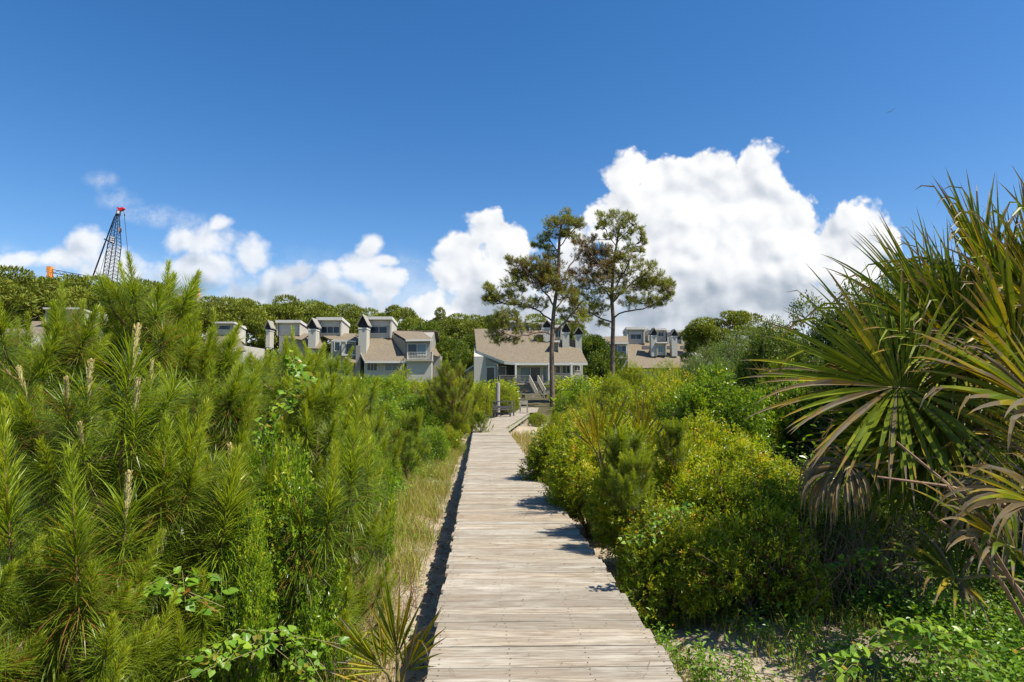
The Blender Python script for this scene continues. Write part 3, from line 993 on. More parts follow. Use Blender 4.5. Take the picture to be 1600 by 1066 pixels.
def house_left():
    t = thing('beach_house', 'row of grey townhouses with shed dormers and peaked chimneys at left', 'house')
    pl = plane_of(564, 92, 523, 98)
    zg = 1.0
    r, p = roof(t, [(572, 523), (606, 523), (620, 543), (636.5, 564), (570.5, 564), (560.5, 545)], pl)
    ob('fascia', G().slab([p[4] + Vector((0, -.06, 0)), p[3] + Vector((0, -.06, 0)), p[3] + Vector((0, -.06, -.32)), p[4] + Vector((0, -.06, -.32))], (0, .055, 0)), 'trim_white', t)
    ob('fascia', G().slab([p[5] + Vector((-.06, -.05, .02)), p[4] + Vector((-.06, -.05, .02)), p[4] + Vector((-.06, -.05, -.34)), p[5] + Vector((-.06, -.05, -.34))], (.05, 0, 0)), 'trim_white', t)
    xl, xr = P(569, 570, 93).x, P(631, 570, 93).x
    g = G().slab([(xl, 93, zg), (xl, 93, p[3].z - .02), (xl, 97.9, p[0].z - .4), (xl, 106, p[0].z - 4), (xl, 106, zg)], (xr - xl, 0, 0))
    ob('wall', g, 'siding', t)
    window(t, 573, 566, 590, 580, 92.98, 3)
    window(t, 601, 566, 624, 580, 92.98, 2, pale=(0, 1))
    ob('roof', G().slab([(xl - .5, 98.02, p[0].z), (xr + 3, 98.02, p[0].z), (xr + 3, 106.5, p[0].z - 4.2), (xl - .5, 106.5, p[0].z - 4.2)], (0, 0, -.16)), 'shingles', t)
    # end wall of the left edge, running past the roof; shade in its darker siding
    a, b = P(556, 545, 93.5), P(562.5, 590, 93.5)
    ob('wall', G().box((a.x, 93.5, zg), (b.x, 99, P(556, 540, 93.5).z)), 'siding_grey_shaded', t)
    dormer(t, 573, 495, 612, 525, 96.6, 4.5, win=(578.5, 510, 605.5, 521.5), fascia=4.5, blind=(576, 501.5, 609, 509.5), wing=2.6)
    c = chimney(t, 559.5, 573, 512, 546, 93.6, 491, dep=2.0)
    # right wing: upper room with balcony
    pw = plane_of(530.5, 92.5, 517, 98)
    rr, q_ = roof(t, [(611, 516.5), (660, 518.5), (676.5, 530), (634, 530.5)], pw)
    ob('fascia', G().slab([q_[3] + Vector((0, -.06, 0)), q_[2] + Vector((0, -.06, 0)), q_[2] + Vector((0, -.06, -.28)), q_[3] + Vector((0, -.06, -.28))], (0, .055, 0)), 'trim_white', t)
    w0, w1 = P(633, 545, 93.2), P(672, 545, 93.2)
    A_, B_ = P(607, 524, 98.4), P(633, 531.5, 93.2)
    ob('wall', G().slab([(A_.x, 98.4, zg), (B_.x, 93.2, zg), (B_.x, 93.2, q_[3].z - .2), (A_.x, 98.4, q_[0].z - .2)], (.15, .1, 0)), 'siding_grey_shaded', t)  # side wall turned from the sun, shade painted in by the darker siding
    ob('wall', G().slab([(w0.x + .16, 93.2, zg), (w0.x + .16, 93.2, q_[3].z - .2), (w0.x + .16, 98, q_[0].z - .3), (w0.x + .16, 106, q_[0].z - 4), (w0.x + .16, 106, zg)], (w1.x - w0.x - .16, 0, 0)), 'siding_grey_shaded', t)
    window(t, 636.5, 537, 666.5, 556, 93.18, 2, 'sliding_door', pale=(1,))
    ob('roof', G().slab([(A_.x, 98.4, q_[0].z), (w1.x + .5, 98.4, q_[0].z), (w1.x + .5, 106.5, q_[0].z - 4.2), (A_.x, 106.5, q_[0].z - 4.2)], (0, 0, -.16)), 'shingles', t)
    # balcony
    fz = P(640, 562, 91.6).z
    xa, xb = P(634, 560, 91.6).x, P(675, 560, 91.6).x
    bl = ob('balcony', G().box((xa, 91.4, fz - .25), (xb, 93.15, fz)), 'rail_wood', t)
    railing(bl, (xa + .1, 91.5, fz), (xb - .1, 91.5, fz), 1.05, mt='trim_white', gap=.22)
    railing(bl, (xa + .1, 91.5, fz), (xa + .1, 93.1, fz), 1.05, mt='trim_white', gap=.22)
    railing(bl, (xb - .1, 91.5, fz), (xb - .1, 93.1, fz), 1.05, mt='trim_white', gap=.22)
    ob('balcony_table', G().box((xa + 1.6, 92.0, fz + .7), (xa + 2.8, 92.8, fz + .76)).box((xa + 2.1, 92.3, fz + .002), (xa + 2.3, 92.5, fz + .7)), 'trim_white', bl)
    ob('wall', G().box((xa + .1, 91.9, zg), (xb - .1, 93.14, fz - .26)), 'siding', t)
    # small lower roof at the right end
    pr = plane_of(557, 94, 539, 97.5)
    roof(t, [(673, 538), (676, 538), (688, 555), (684, 557), (671, 553)], pr)
    ob('wall', G().slab([P(672, 553, 94.4), P(684, 557, 94.4), P(688, 556, 94.4), P(688, 590, 94.4), P(672, 590, 94.4)], (0, 5, 0)), 'siding_grey_shaded', t)
    # second unit
    p2 = plane_of(534, 94.5, 520, 98.5)
    roof(t, [(497, 521), (557, 521), (560, 534), (531, 531.5), (515, 530)], p2)
    roof(t, [(478, 521), (497.5, 521), (506, 545), (480, 544)], plane_of(545, 93.5, 521, 98.5), dz=-.05)
    x2, x3 = P(517, 540, 95).x, P(556, 540, 95).x
    ob('wall', G().slab([(x2, 95, zg), (x2, 95, P(520, 533, 95).z), (x2, 98.6, P(520, 523, 98.6).z), (x2, 105, P(520, 535, 100).z), (x2, 105, zg)], (x3 - x2, 0, 0)), 'siding_grey_shaded', t)
    ob('fascia', G().slab([P(520, 530.5, 94.4), P(556, 532.5, 94.4), P(556, 535, 94.4), P(520, 533, 94.4)], (0, .08, 0)), 'trim_white', t)
    window(t, 522, 534, 532, 549, 94.98, 1)
    window(t, 540.5, 536, 555.5, 554, 94.98, 1, pale=None)
    pbox(t, 'window_bay', 'siding', 533.5, 534, 540, 556, 94.5, .49)
    pbox(t, 'window_sill', 'trim_white', 534, 553.5, 557, 556, 94.3, .66)
    roof(t, [(536, 556), (557, 556), (556, 567), (547, 566)], plane_of(567, 92.8, 556, 94.6))
    dormer(t, 496, 496, 534, 523, 96.8, 4.5, win=(501, 510, 531, 521.5), fascia=4.5, blind=(499, 502, 531, 510), panes=3)
    chimney(t, 481, 493.5, 514, 545, 94, 496.5, dep=1.8)
    # third unit
    roof(t, [(432, 520), (478, 521), (480, 532), (448, 528)], plane_of(532, 95, 520, 98.6))
    ob('wall', G().slab([P(436, 524, 96.2), P(480, 530, 96.2), P(480, 590, 96.2), P(436, 590, 96.2)], (0, 7, 0)), 'siding_grey_shaded', t)
    dormer(t, 432, 500.5, 469, 521, 96.8, 4.5, win=(436, 507.5, 466, 518), fascia=4, glass='glass_pale', wing=1.2)
    ob('blind', G().box((P(437, 510, 97.2).x, 97.215, P(437, 517, 97.2).z), (P(465, 510, 97.2).x, 97.235, P(437, 508.4, 97.2).z)), 'blind', t)
    chimney(t, 415, 422, 515, 535, 95, 500.5, dep=1.6)
    return t


def house_right():
    t = thing('beach_house', 'distant grey townhouse row with three shed dormers, behind the right-hand tall pine', 'house')
    pl = plane_of(575, 118, 534, 128)
    zg = 1.0
    r, p = roof(t, [(981, 534), (1086, 534), (1088, 575), (981, 575)], pl)
    x0, x1 = p[0].x, p[1].x
    ob('wall', G().slab([(x0 + .1, 119, zg), (x0 + .1, 119, p[3].z - .1), (x0 + .1, 127.8, p[0].z - .4), (x0 + .1, 136, p[0].z - 4), (x0 + .1, 136, zg)], (x1 - x0, 0, 0)), 'siding', t)
    ob('roof', G().slab([(x0, 128.02, p[0].z), (x1, 128.02, p[0].z), (x1, 137, p[0].z - 4.4), (x0, 137, p[0].z - 4.4)], (0, 0, -.16)), 'shingles', t)
    roof(t, [(944, 526), (981, 525), (982, 535.5), (942, 535.5)], plane_of(535.5, 121, 525.5, 126))
    pbox(t, 'wall', 'siding_grey_shaded', 942, 536, 963, 600, 121.5, 10)
    pbox(t, 'wall', 'siding', 963.05, 536, 981, 600, 121.5, 10)
    pbox(t, 'fascia', 'trim_white', 942, 535.5, 982, 537.5, 120.9, .3)
    window(t, 964.5, 540, 979, 557, 121.48, 2, 'sliding_door', pale=(0,))
    window(t, 950, 541, 955, 552, 121.48, 1)
    fz = P(970, 558, 120).z
    xa, xb = P(962, 558, 120).x, P(981, 558, 120).x
    bl = ob('balcony', G().box((xa, 120, fz - .25), (xb, 121.45, fz)), 'rail_wood', t)
    railing(bl, (xa + .1, 120.1, fz), (xb - .1, 120.1, fz), 1.0, gap=.25, mt='siding_grey_shaded')
    roof(t, [(940, 549), (955, 556), (962, 560), (962, 563), (940, 554)], plane_of(563, 119, 549, 121.4), mt='shingles')
    pbox(t, 'lower_wall', 'siding_grey_shaded', 941, 556, 981, 600, 120.5, .9)
    dormer(t, 979.5, 511, 1007.5, 534, 126.5, 4, win=(985, 522, 1002, 530.5), fascia=4, blind=(982, 518.5, 1005, 522))
    dormer(t, 1013, 513, 1040, 530, 127.4, 4, win=(1028, 519, 1037, 526), fascia=3, glass='glass')
    dormer(t, 1043, 516, 1066.5, 534, 127, 4, win=(1045, 525, 1063, 531.5), fascia=3.5, panes=3)
    for a_, b_, tp, bs_, pk in ((1018, 1026, 524, 549, 512), (1050, 1058, 525, 549, 514), (1077, 1085, 526, 549, 516)):
        chimney(t, a_, b_, tp, bs_, 121.5, pk, dep=1.6)
    dormer(t, 1026.3, 534.5, 1041, 552, 121.3, 4, win=(1028.5, 541, 1036, 551), fascia=2, glass='glass_pale', wing=1.2)
    for a_, b_ in ((1003, 1017.6), (1042, 1049.6), (1063, 1076.6)):
        a, n = pl
        pts = [on_plane(px, py, a, n) for px, py in ((a_, 541), (b_, 541), (b_, 546), (a_, 546))]
        ob('roof_vent', G().slab(pts, n * .08), 'recess_dark', t)
    return t


def houses_far_left():
    t = thing('beach_house', 'partly hidden grey townhouse glimpsed behind the young pines, left of the townhouse row', 'house')
    roof(t, [(322, 519), (368, 515), (384, 548), (318, 552)], plane_of(550, 86, 516, 92))
    pbox(t, 'wall', 'siding', 322, 540, 380, 600, 87.5, 8)
    dormer(t, 333, 503, 366, 520, 90, 4, win=(338, 508, 361, 516), fascia=2.5, panes=1, wing=1.0)
    window(t, 352, 552, 366, 566, 87.48, 2)
    t = thing('beach_house', 'mostly hidden grey house with pale flat roof edge behind young pines at far left', 'house')
    dormer(t, 70, 481, 126, 502, 76, 5, win=(96, 486, 108, 495), fascia=2.5, panes=1, wing=1.0)
    roof(t, [(50, 502), (132, 502), (140, 535), (40, 535)], plane_of(535, 72, 502, 78))
    pbox(t, 'wall', 'siding', 50, 533, 135, 620, 73, 6)
    chimney(t, 142, 150, 500, 530, 74, 486, dep=1.6)
    t = thing('beach_house', 'pale grey house corner behind pine boughs at the left edge of the photo', 'house')
    roof(t, [(-50, 512), (40, 514), (52, 525), (-60, 526)], plane_of(526, 56, 512, 60))
    pbox(t, 'wall', 'siding', -50, 525, 46, 620, 56.6, 6)
    window(t, 2, 533, 20, 552, 56.58, 2)


M_H = house_middle()
house_left()
house_right()
houses_far_left()


# ------------------------------------------------------------------ posts, rails and steps where the boardwalk meets the house path
def path_furniture():
    b = P(778, 600, 38.5)
    g = G()
    ztop = P(778, 598, 38.5).z
    g.tube([(b.x, 38.5, -.3), (b.x, 38.5, ztop - .04), (b.x, 38.5, ztop), (b.x, 38.5, ztop + .001)], [.135, .125, .115, .001], 14)
    o = ob('piling', g, 'weathered_post', smooth=False)
    tag(o, 'thick round wooden piling standing behind the dark bench rail', 'post')
    t = thing('bench_rail', 'shade-darkened weathered wooden bench with slatted back at the end of the boardwalk', 'bench')
    Y = 37.5
    a, c = P(770, 650, Y), P(800, 626.5, Y)
    zt_, zb = c.z, 0.46
    for x in (a.x + .05, P(776, 640, Y).x, P(797, 640, Y).x, P(802.5, 640, Y + 1.2).x):
        yv = Y if x < c.x - .05 else Y + 1.0
        ob('post', G().box((x - .05, yv - .05, zb), (x + .05, yv + .05, zt_ - .003)), 'shaded_wood', t)
    h = zt_ - zb
    for k_, (z0, z1) in enumerate(((.94, 1.0), (.52, .68), (.1, .26))):
        ob('rail_board', G().box((a.x, Y - .09, zb + h * z0), (c.x - .03, Y - .055, zb + h * z1)), 'shaded_wood', t)
    ob('seat', G().box((a.x, Y - .5, zb + .38), (c.x - .05, Y - .1, zb + .43)), 'shaded_wood', t)
    for x in (a.x + .12, c.x - .15):
        ob('leg', G().box((x, Y - .45, zb), (x + .06, Y - .39, zb + .378)), 'shaded_wood', t)
    # pale bench and low rail beside the path on the right
    t = thing('path_bench', 'pale wooden bench beside the boardwalk bend, below the porch stairs', 'bench')
    Y = 43
    a, c = P(812, 650, Y), P(825, 633, Y)
    ob('seat', G().box((a.x, Y, .80), (c.x, Y + .45, .86)), 'rail_wood', t)
    ob('backrest', G().box((a.x, Y + .46, 1.0), (c.x, Y + .5, 1.28)), 'rail_wood', t)
    for x in (a.x, c.x - .08):
        ob('leg', G().box((x, Y + .05, .42), (x + .08, Y + .4, .798)), 'rail_wood', t)
        ob('post', G().box((x, Y + .46, .9), (x + .08, Y + .52, .998)), 'rail_wood', t)
    # landing with balustrade at the foot of the porch stairs
    t = thing('landing', 'pale wooden landing with balustrade at the foot of the porch stairs', 'landing')
    Y = 66
    xa, xb = P(819, 630, Y).x, P(853, 630, Y).x
    fz = P(830, 634, Y).z
    ob('platform', G().box((xa, Y, fz - .3), (xb, Y + 15, fz)), 'rail_wood', t)
    xm = P(832, 630, Y).x
    railing(t, (xa, Y + .1, fz), (xm, Y + .1, fz), 1.12, mt='rail_wood')
    railing(t, (xm + .15, Y + .1, fz), (xb, Y + .1, fz), 1.12, mt='rail_wood')
    railing(t, (xb, Y + .1, fz), (xb, Y + 12, fz), 1.12, mt='rail_wood', gap=.3)
    railing(t, (xa, Y + .1, fz), (xa, Y + 12, fz), 1.12, mt='rail_wood', gap=.3)
    for i in range(4):
        ob('step', G().box((xa + .2, Y - .35 * (i + 1), fz - .3 - .14 * i), (xm, Y - .35 * i - .003, fz - .16 - .14 * i)), 'rail_wood', t)
    # path between deck end and landing
    g = G()
    yv = 44.15
    while yv < Y - 1.2:
        s = (yv - 44) / (Y - 45)
        x0 = 0.1 + s * (xa - .1) + .1
        zz = .445 + s * .02
        g.box((x0, yv, zz - .03), (x0 + 1.5, yv + .17, zz), random.random())
        yv += .18
    o = ob('path_boards', g, 'deck_wood')
    tag(o, None, None, kind='structure')


path_furniture()


# ------------------------------------------------------------------ cranes and the bird
def cranes():
    Y = 210.0
    t = thing('crawler_crane', 'blue lattice-boom crane with red tip rising above the trees at left', 'crane', tuple(P(150, 620, Y)))
    off = t.location.copy()

    def Q(px, py, dy=0):
        return P(px, py, Y + dy) - off
    tipL, tipR = Q(181, 334), Q(184.5, 335)
    baseL, baseR = Q(160.5, 432), Q(176, 432)
    midL, midR = Q(168.5, 381), Q(182, 382)
    dz = Vector((0, 1.5, 0))

    def lattice(a0, b0, a1, b1, n, tap0, tap1, nm):
        g = G()
        cs = []
        for i in range(n + 1):
            s = i / n
            a, b = a0.lerp(a1, s), b0.lerp(b1, s)
            th = Vector((0, (1 - s) * tap0 + s * tap1, 0))
            cs.append((a, b, b + th, a + th))
        for i in range(n):
            for j in range(4):
                g.bar(cs[i][j], cs[i + 1][j], .22)
                k_ = (j + 1) % 4
                g.bar(cs[i][j], cs[i + 1][k_] if i % 2 else cs[i + 1][k_], .08)
                g.bar(cs[i][j], cs[i][k_], .08)
        return ob(nm, g, 'crane_dark' if nm == 'lower_boom' else 'crane_blue', t)
    lattice(midL, midR, tipL, tipR, 9, 2.6, .6, 'upper_boom')
    b2 = (baseL - midL)
    lattice(midL + b2 * 1.5, midR + (baseR - midR) * 1.5, midL, midR, 13, 2.6, 2.6, 'lower_boom')
    g = G()
    g.box(tuple(Q(181.3, 337)), tuple(Q(186, 328.5) + Vector((0, 1, 0))))
    ob('boom_head', g, 'crane_dark', t)
    ob('head_sheave', G().box(tuple(Q(183.6, 334) + Vector((0, -.4, 0))), tuple(Q(186.8, 330) + Vector((0, -.1, 0)))), 'sign_white', t)
    pts = [Q(181.8, 325), (Q(183.5, 323.4)), Q(186.5, 325), Q(191.5, 323.6), Q(193, 325.5), Q(191, 327.5), Q(187.5, 329.3), Q(185, 329), Q(183.6, 326.7)]
    ob('jib_tip', G().slab(pts, (0, 1.2, 0)), 'crane_red', t)
    # sign board fixed between the chords
    s = ob('sign_board', G().slab([Q(173.2, 368.5), Q(181.5, 370.5), Q(180, 382.5), Q(171.6, 379)], (0, .15, 0)), 'crane_dark', t)
    s.location.y = -.5
    g = G()
    for quad in (((174.3, 369.6), (180.4, 371.2), (180.2, 373.2), (174.0, 371.6)), ((174.1, 372.4), (176.3, 373), (175.9, 376), (173.5, 375.4)),
                 ((177.2, 373.6), (180.1, 374.4), (179.8, 376.4), (176.9, 375.6)), ((173.4, 376.2), (177.8, 377.2), (177.6, 379), (173, 378)),
                 ((178.1, 377.2), (179.7, 377.8), (179.4, 380.8), (177.4, 379.9))):
        g.slab([Q(*p_) for p_ in quad], (0, .08, 0))
    w = ob('sign_marks', g, 'sign_white', s)
    w.location.y = -.1
    # pendant lines and spreader strut
    ob('pendant_line', G().bar(Q(179.5, 338), Q(164, 380, 2), .3).bar(Q(164, 380, 2), Q(143, 438, 4), .34), 'crane_dark', t)
    ob('pendant_line', G().bar(Q(180.3, 340), Q(155, 432, 3), .1), 'crane_dark', t)
    ob('strut', G().bar(Q(163, 373.5, 2), Q(170, 377.5, 0), .3), 'crane_dark', t)
    ob('hook_line', G().bar(Q(186, 334), Q(186.6, 356), .1), 'crane_dark', t)
    ob('hoist_line', G().bar(Q(192.6, 326), Q(194, 334), .1).bar(Q(194, 334), Q(202.5, 424), .11), 'crane_dark', t)
    ob('line_weight', G().box(tuple(Q(193.4, 337)), tuple(Q(194.8, 334.6) + Vector((0, .3, 0)))), 'crane_dark', t)
    hk = ob('hook_block', G().slab([Q(184.2, 356.5), Q(186, 354.5), Q(187.6, 357), Q(187.4, 361), Q(185.6, 361.6), Q(184, 359)], (0, .8, 0)), 'hook_pink', t)
    ob('hook', G().slab([Q(187.0, 355.5), Q(188.9, 358), Q(188.6, 362), Q(187, 363), Q(187.8, 365.3), Q(186.4, 365.6), Q(185.4, 363.6), Q(186.4, 361.8), Q(187.3, 360.5)], (0, .5, 0)), 'crane_dark', hk)
    # machinery body hidden behind the tree line
    a = Q(150, 600)
    ob('cab', G().box((-6, 0, 1.2), (4, 5, 5)).box((4.01, .5, 1.3), (6, 2.5, 4.2)), 'crane_red', t)
    ob('crawler_track', G().box((-6, -1.2, -.8), (5, -.1, 1.1)), 'crane_dark', t)
    ob('crawler_track', G().box((-6, 5.1, -.8), (5, 6.2, 1.1)), 'crane_dark', t)
    ob('boom_foot', G().bar(Vector((1.5, 1.5, 3)), midL + b2 * 1.5 + Vector((1.5, 1, 0)), 1.0), 'crane_dark', t)

    def tower(px, topy, Y, label, mt, jib, mast_w, headw):
        t = thing('tower_crane', label, 'crane', tuple(P(px, 600, Y)))
        o = t.location.copy()
        zt_ = P(px, topy, Y).z - o.z
        g = G()
        w = mast_w / 2
        n = 16
        for sx_ in (-w, w):
            for sy_ in (-w, w):
                g.bar((sx_, sy_, -2), (sx_, sy_, zt_), .22)
        for i in range(n):
            z0, z1 = -2 + (zt_ + 2) * i / n, -2 + (zt_ + 2) * (i + 1) / n
            g.bar((-w, -w, z0), (w, -w, z1), .12); g.bar((-w, w, z1), (w, w, z0), .12)
            g.bar((-w, -w, z1), (-w, w, z0), .12); g.bar((w, -w, z0), (w, w, z1), .12)
        ob('mast', g, mt, t)
        hg = G().box((-headw, -1, zt_ - .5), (headw, 1, zt_ + 2.6)).box((-headw * 1.9, -.8, zt_ + 1.9), (headw * 1.2, .8, zt_ + 3.3))
        ob('slewing_head', hg, mt, t)
        g = G()
        (x0, y0), (x1, y1) = jib
        a, b = P(x0, y0, Y) - o, P(x1, y1, Y) - o
        hh = jib_h
        n = max(6, int((b - a).length / 2.6))
        for i in range(n):
            p0_, p1_ = a.lerp(b, i / n), a.lerp(b, (i + 1) / n)
            u_ = Vector((0, 0, hh))
            m_ = (p0_ + p1_) / 2
            g.bar(p0_ + Vector((0, -.7, 0)), p1_ + Vector((0, -.7, 0)), .2); g.bar(p0_ + Vector((0, .7, 0)), p1_ + Vector((0, .7, 0)), .2)
            g.bar(p0_ + u_, p1_ + u_, .2)
            g.bar(p0_, m_ + u_, .14); g.bar(m_ + u_, p1_, .14)
        ob('jib', g, jmt, t)
    jib_h, jmt = 1.2, 'crane_dark'
    tower(69, 431, 230, 'small orange crane head poking above the trees at far left', 'crane_orange', ((74, 425), (140, 437)), 1.4, .5)
    jib_h, jmt = 1.9, 'crane_pale_orange'
    tower(304, 463, 260, 'pale orange horizontal lattice crane jib low over the trees', 'crane_pale_orange', ((247, 461.5), (313, 462)), 1.2, .45)


cranes()


def bird():
    Y = 60.0
    c = P(1392, 174, Y)
    t = thing('gull', 'small bird gliding high in the blue sky at upper right', 'bird', tuple(c), rz=0)
    g = G()
    # spindle body with head and tail
    g.tube([(-.24, 0, -.03), (-.16, 0, 0), (-.04, 0, .01), (.10, 0, .01), (.18, 0, .02), (.23, 0, .02), (.28, 0, .01)], [.015, .04, .065, .055, .035, .032, .004], 8)
    g.add([(-.22, -.02, 0), (-.22, .02, 0), (-.36, .07, -.01), (-.36, -.07, -.01)], [(0, 1, 2, 3)])
    ob('body', g, 'bird_grey', t, smooth=True)
    t.rotation_euler = (R(-20), R(0), R(50))
    t.scale = (.65, .65, .65)
    for s in (-1, 1):
        g = G()
        V, F = [], []
        prof = [(0, .07, -.08, 0), (.22, .09, -.06, .05), (.42, .05, -.05, .09), (.62, -.06, -.10, .05), (.78, -.17, -.18, 0)]
        for (yv, f_, b_, z) in prof:
            V += [(f_, s * yv, z), (b_, s * yv, z - .01), ((f_ + b_) / 2, s * yv, z + .02)]
        for i in range(4):
            a = i * 3
            F += [(a, a + 3, a + 5, a + 2), (a + 2, a + 5, a + 4, a + 1), (a + 1, a + 4, a + 3, a)]
        g.add(V, F)
        ob('wing', g, 'bird_dark', t, smooth=True)


bird()


# ------------------------------------------------------------------ far trees
def lobes_points(lobes, n, shell=0.55):
    """random points in a set of ellipsoids, denser to the outside; returns points, outward directions"""
    vol = np.array([l[3] * l[4] * l[5] for l in lobes]) ** (2 / 3)
    pick = rng.choice(len(lobes), size=n, p=vol / vol.sum())
    Lb = np.array(lobes)[pick]
    d = rdir(n)
    r = shell + (1.0 - shell) * rng.random(n) ** 0.6
    p = Lb[:, :3] + d * r[:, None] * Lb[:, 3:6]
    return p, unit(d / Lb[:, 3:6])


def far_tree(kind, seed):
    """tree of about 16 m (umbrella pine) or 10 m (broadleaf), as a foliage mesh and a trunk mesh"""
    r = random.Random(seed)
    fol, tr = G(), G()
    lobes = []
    if kind == 'pine':
        n = 19
        for i in range(n):
            a = r.uniform(0, 6.28); rad = 4.6 * math.sqrt(r.random())
            z = 13.4 - (rad / 4.6) ** 2 * 3.6 + r.uniform(-.9, .7)
            s = r.uniform(.9, 1.7)
            lobes.append((math.cos(a) * rad, math.sin(a) * rad, z, s * 1.15, s * 1.15, s * .62))
        for i in range(13):
            a = r.uniform(0, 6.28); rad = 4.4 * math.sqrt(r.uniform(.3, 1))
            s = r.uniform(.9, 1.5)
            lobes.append((math.cos(a) * rad, math.sin(a) * rad, r.uniform(5.5, 10.5), s * 1.2, s * 1.2, s * .6))
        N_, L_, W_ = 15000, .40, .10
        tmpl, tf = NEED, NEEDF
    else:
        n = 34
        for i in range(n):
            a = r.uniform(0, 6.28); u_ = r.uniform(-.15, 1)
            rr = math.sqrt(max(0, 1 - u_ * u_)) * r.uniform(.55, 1)
            s = r.uniform(.9, 1.6)
            lobes.append((math.cos(a) * rr * 3.6, math.sin(a) * rr * 3.6, 4.6 + u_ * 4.2, s, s, s * .8))
        for i in range(12):
            a = r.uniform(0, 6.28)
            lobes.append((math.cos(a) * 3, math.sin(a) * 3, r.uniform(1, 4), 1.5, 1.5, 1.5))
        N_, L_, W_ = 15000, .30, .16
        tmpl, tf = LEAF, LEAFF
    p, d = lobes_points(lobes, N_)
    y = unit(d + rdir(N_) * .7 + np.array([0, 0, .5]))
    fol.scatter(tmpl, tf, p, y, unit(d + rdir(N_) * .5 + np.array([0, 0, .4])), L_ * rng.uniform(.6, 1.25, N_), W_ * rng.uniform(.7, 1.5, N_), np.clip(.45 + .28 * rng.normal(size=N_) + .15 * np.sin(p[:, 0] * 1.3 + p[:, 2]), 0, 1))
    top = 12.6 if kind == 'pine' else 7.5
    bend = [(r.uniform(-.3, .3) * k_, r.uniform(-.3, .3) * k_, top * k_ / 5) for k_ in range(6)]
    tr.tube([(0, 0, -1)] + bend, [.30, .27, .24, .2, .16, .11, .05], 7)
    for l in lobes:
        if r.random() < (.7 if kind == 'pine' else .4):
            z0 = max(2.0, l[2] - r.uniform(1.5, 3.5))
            s = min(1, z0 / top)
            i = min(4, int(s * 5))
            b0 = Vector(bend[i]).lerp(Vector(bend[i + 1]), s * 5 - i)
            m_ = b0.lerp(Vector(l[:3]), .55) + Vector((0, 0, -.3))
            tr.tube([b0, m_, l[:3]], [.11, .07, .02], 4)
    return fol, tr


FAR = {}
for kind, cnt in (('pine', 4), ('broad', 3)):
    for i in range(cnt):
        f, tr_ = far_tree(kind, 10 + i)
        mf = f.mesh('crown'); mf.materials.append(MATS['far_pine_needles' if kind == 'pine' else 'oak_leaves'])
        mt_ = tr_.mesh('trunk', True); mt_.materials.append(MATS['pine_bark'])
        FAR[(kind, i)] = (mf, mt_)


def plant_far(kind, i, px, pytop, Y, label, group, wide=1.0, cat='tree'):
    x = (px - 800) / 1000 * Y
    g0 = float(gz(x, Y)) - .1
    ztop = P(px, pytop, Y).z
    H0 = 14.6 if kind == 'pine' else 10.0
    s = (ztop - g0) / H0
    t = thing('pine_tree' if kind == 'pine' else 'broadleaf_tree', label, cat, (x, Y, g0), random.uniform(0, 6.28), group, (s * wide, s * wide, s))
    ob('crown', FAR[(kind, i)][0], None, t)
    ob('trunk', FAR[(kind, i)][1], None, t)
    return t


G1 = 'pines of the tree line behind the houses'
rows = [
    ('umbrella-topped pine in the tree line left of the crane', 'pines left of the crane', [(-75, 425, 95), (-30, 420, 92), (18, 420, 90), (52, 434, 104), (88, 430, 98), (120, 434, 110)]),
    ('umbrella-topped pine in the tree line between the crane and the pale orange jib', 'pines near the crane foot', [(150, 434, 100), (188, 432, 96), (222, 440, 106), (252, 455, 112)]),
    ('rounded pine in the tree line above the left townhouse row', 'pines above the left townhouse row', [(318, 464, 112), (350, 459, 118), (382, 466, 110), (412, 470, 122), (442, 463, 116), (470, 465, 124), (500, 472, 114), (528, 470, 126), (560, 480, 118), (590, 480, 128)]),
    ('rounded pine in the tree line between the left townhouses and the tan-roofed house', 'pines between the two nearer houses', [(624, 478, 118), (655, 492, 112), (716, 490, 116), (745, 488, 126)]),
    ('rounded pine in the tree line above the tan-roofed house', 'pines above the tan-roofed house', [(778, 490, 122), (806, 492, 130), (838, 492, 124), (868, 496, 120), (895, 506, 118)]),
    ('low dark pine behind the distant right townhouse row', 'low pines behind the right townhouses', [(975, 532, 150), (1025, 528, 152), (1068, 522, 146)]),
]
k = 0
for lab, grp, lst in rows:
    for (px, py, Y) in lst:
        plant_far('pine', k % 4, px, py, Y, lab, grp, wide=random.uniform(.85, 1.05) * (1.15 if px < 300 else 1))
        k += 1
plant_far('pine', 2, 690, 481, 128, 'taller airy pine rising alone from the tree line left of the tan-roofed house', None, wide=.5)
plant_far('pine', 1, 1140, 479, 78, 'olive umbrella pine above the grey-green shrubs, right of the distant townhouses', None, wide=1.15)
plant_far('pine', 3, 1098, 496, 80, 'smaller pine crown beside the olive umbrella pine at the end of the right townhouses', None, wide=.8)
broad = [('dense green tree between the left townhouses and the tan-roofed house', 'green trees beside the left townhouses', [(690, 520, 103), (712, 528, 101), (735, 522, 106), (706, 545, 98), (745, 548, 102)]),
         ('rounded green tree right of the tan-roofed house chimneys', 'green trees right of the chimneys', [(925, 522, 108), (942, 536, 112), (905, 520, 112)]),
         ('green tree behind the left townhouse balcony', 'green trees behind the left balcony', [(665, 500, 108), (640, 500, 112)])]
for lab, grp, lst in broad:
    for (px, py, Y) in lst:
        plant_far('broad', k % 3, px, py, Y, lab, grp, wide=1.05)
        k += 1


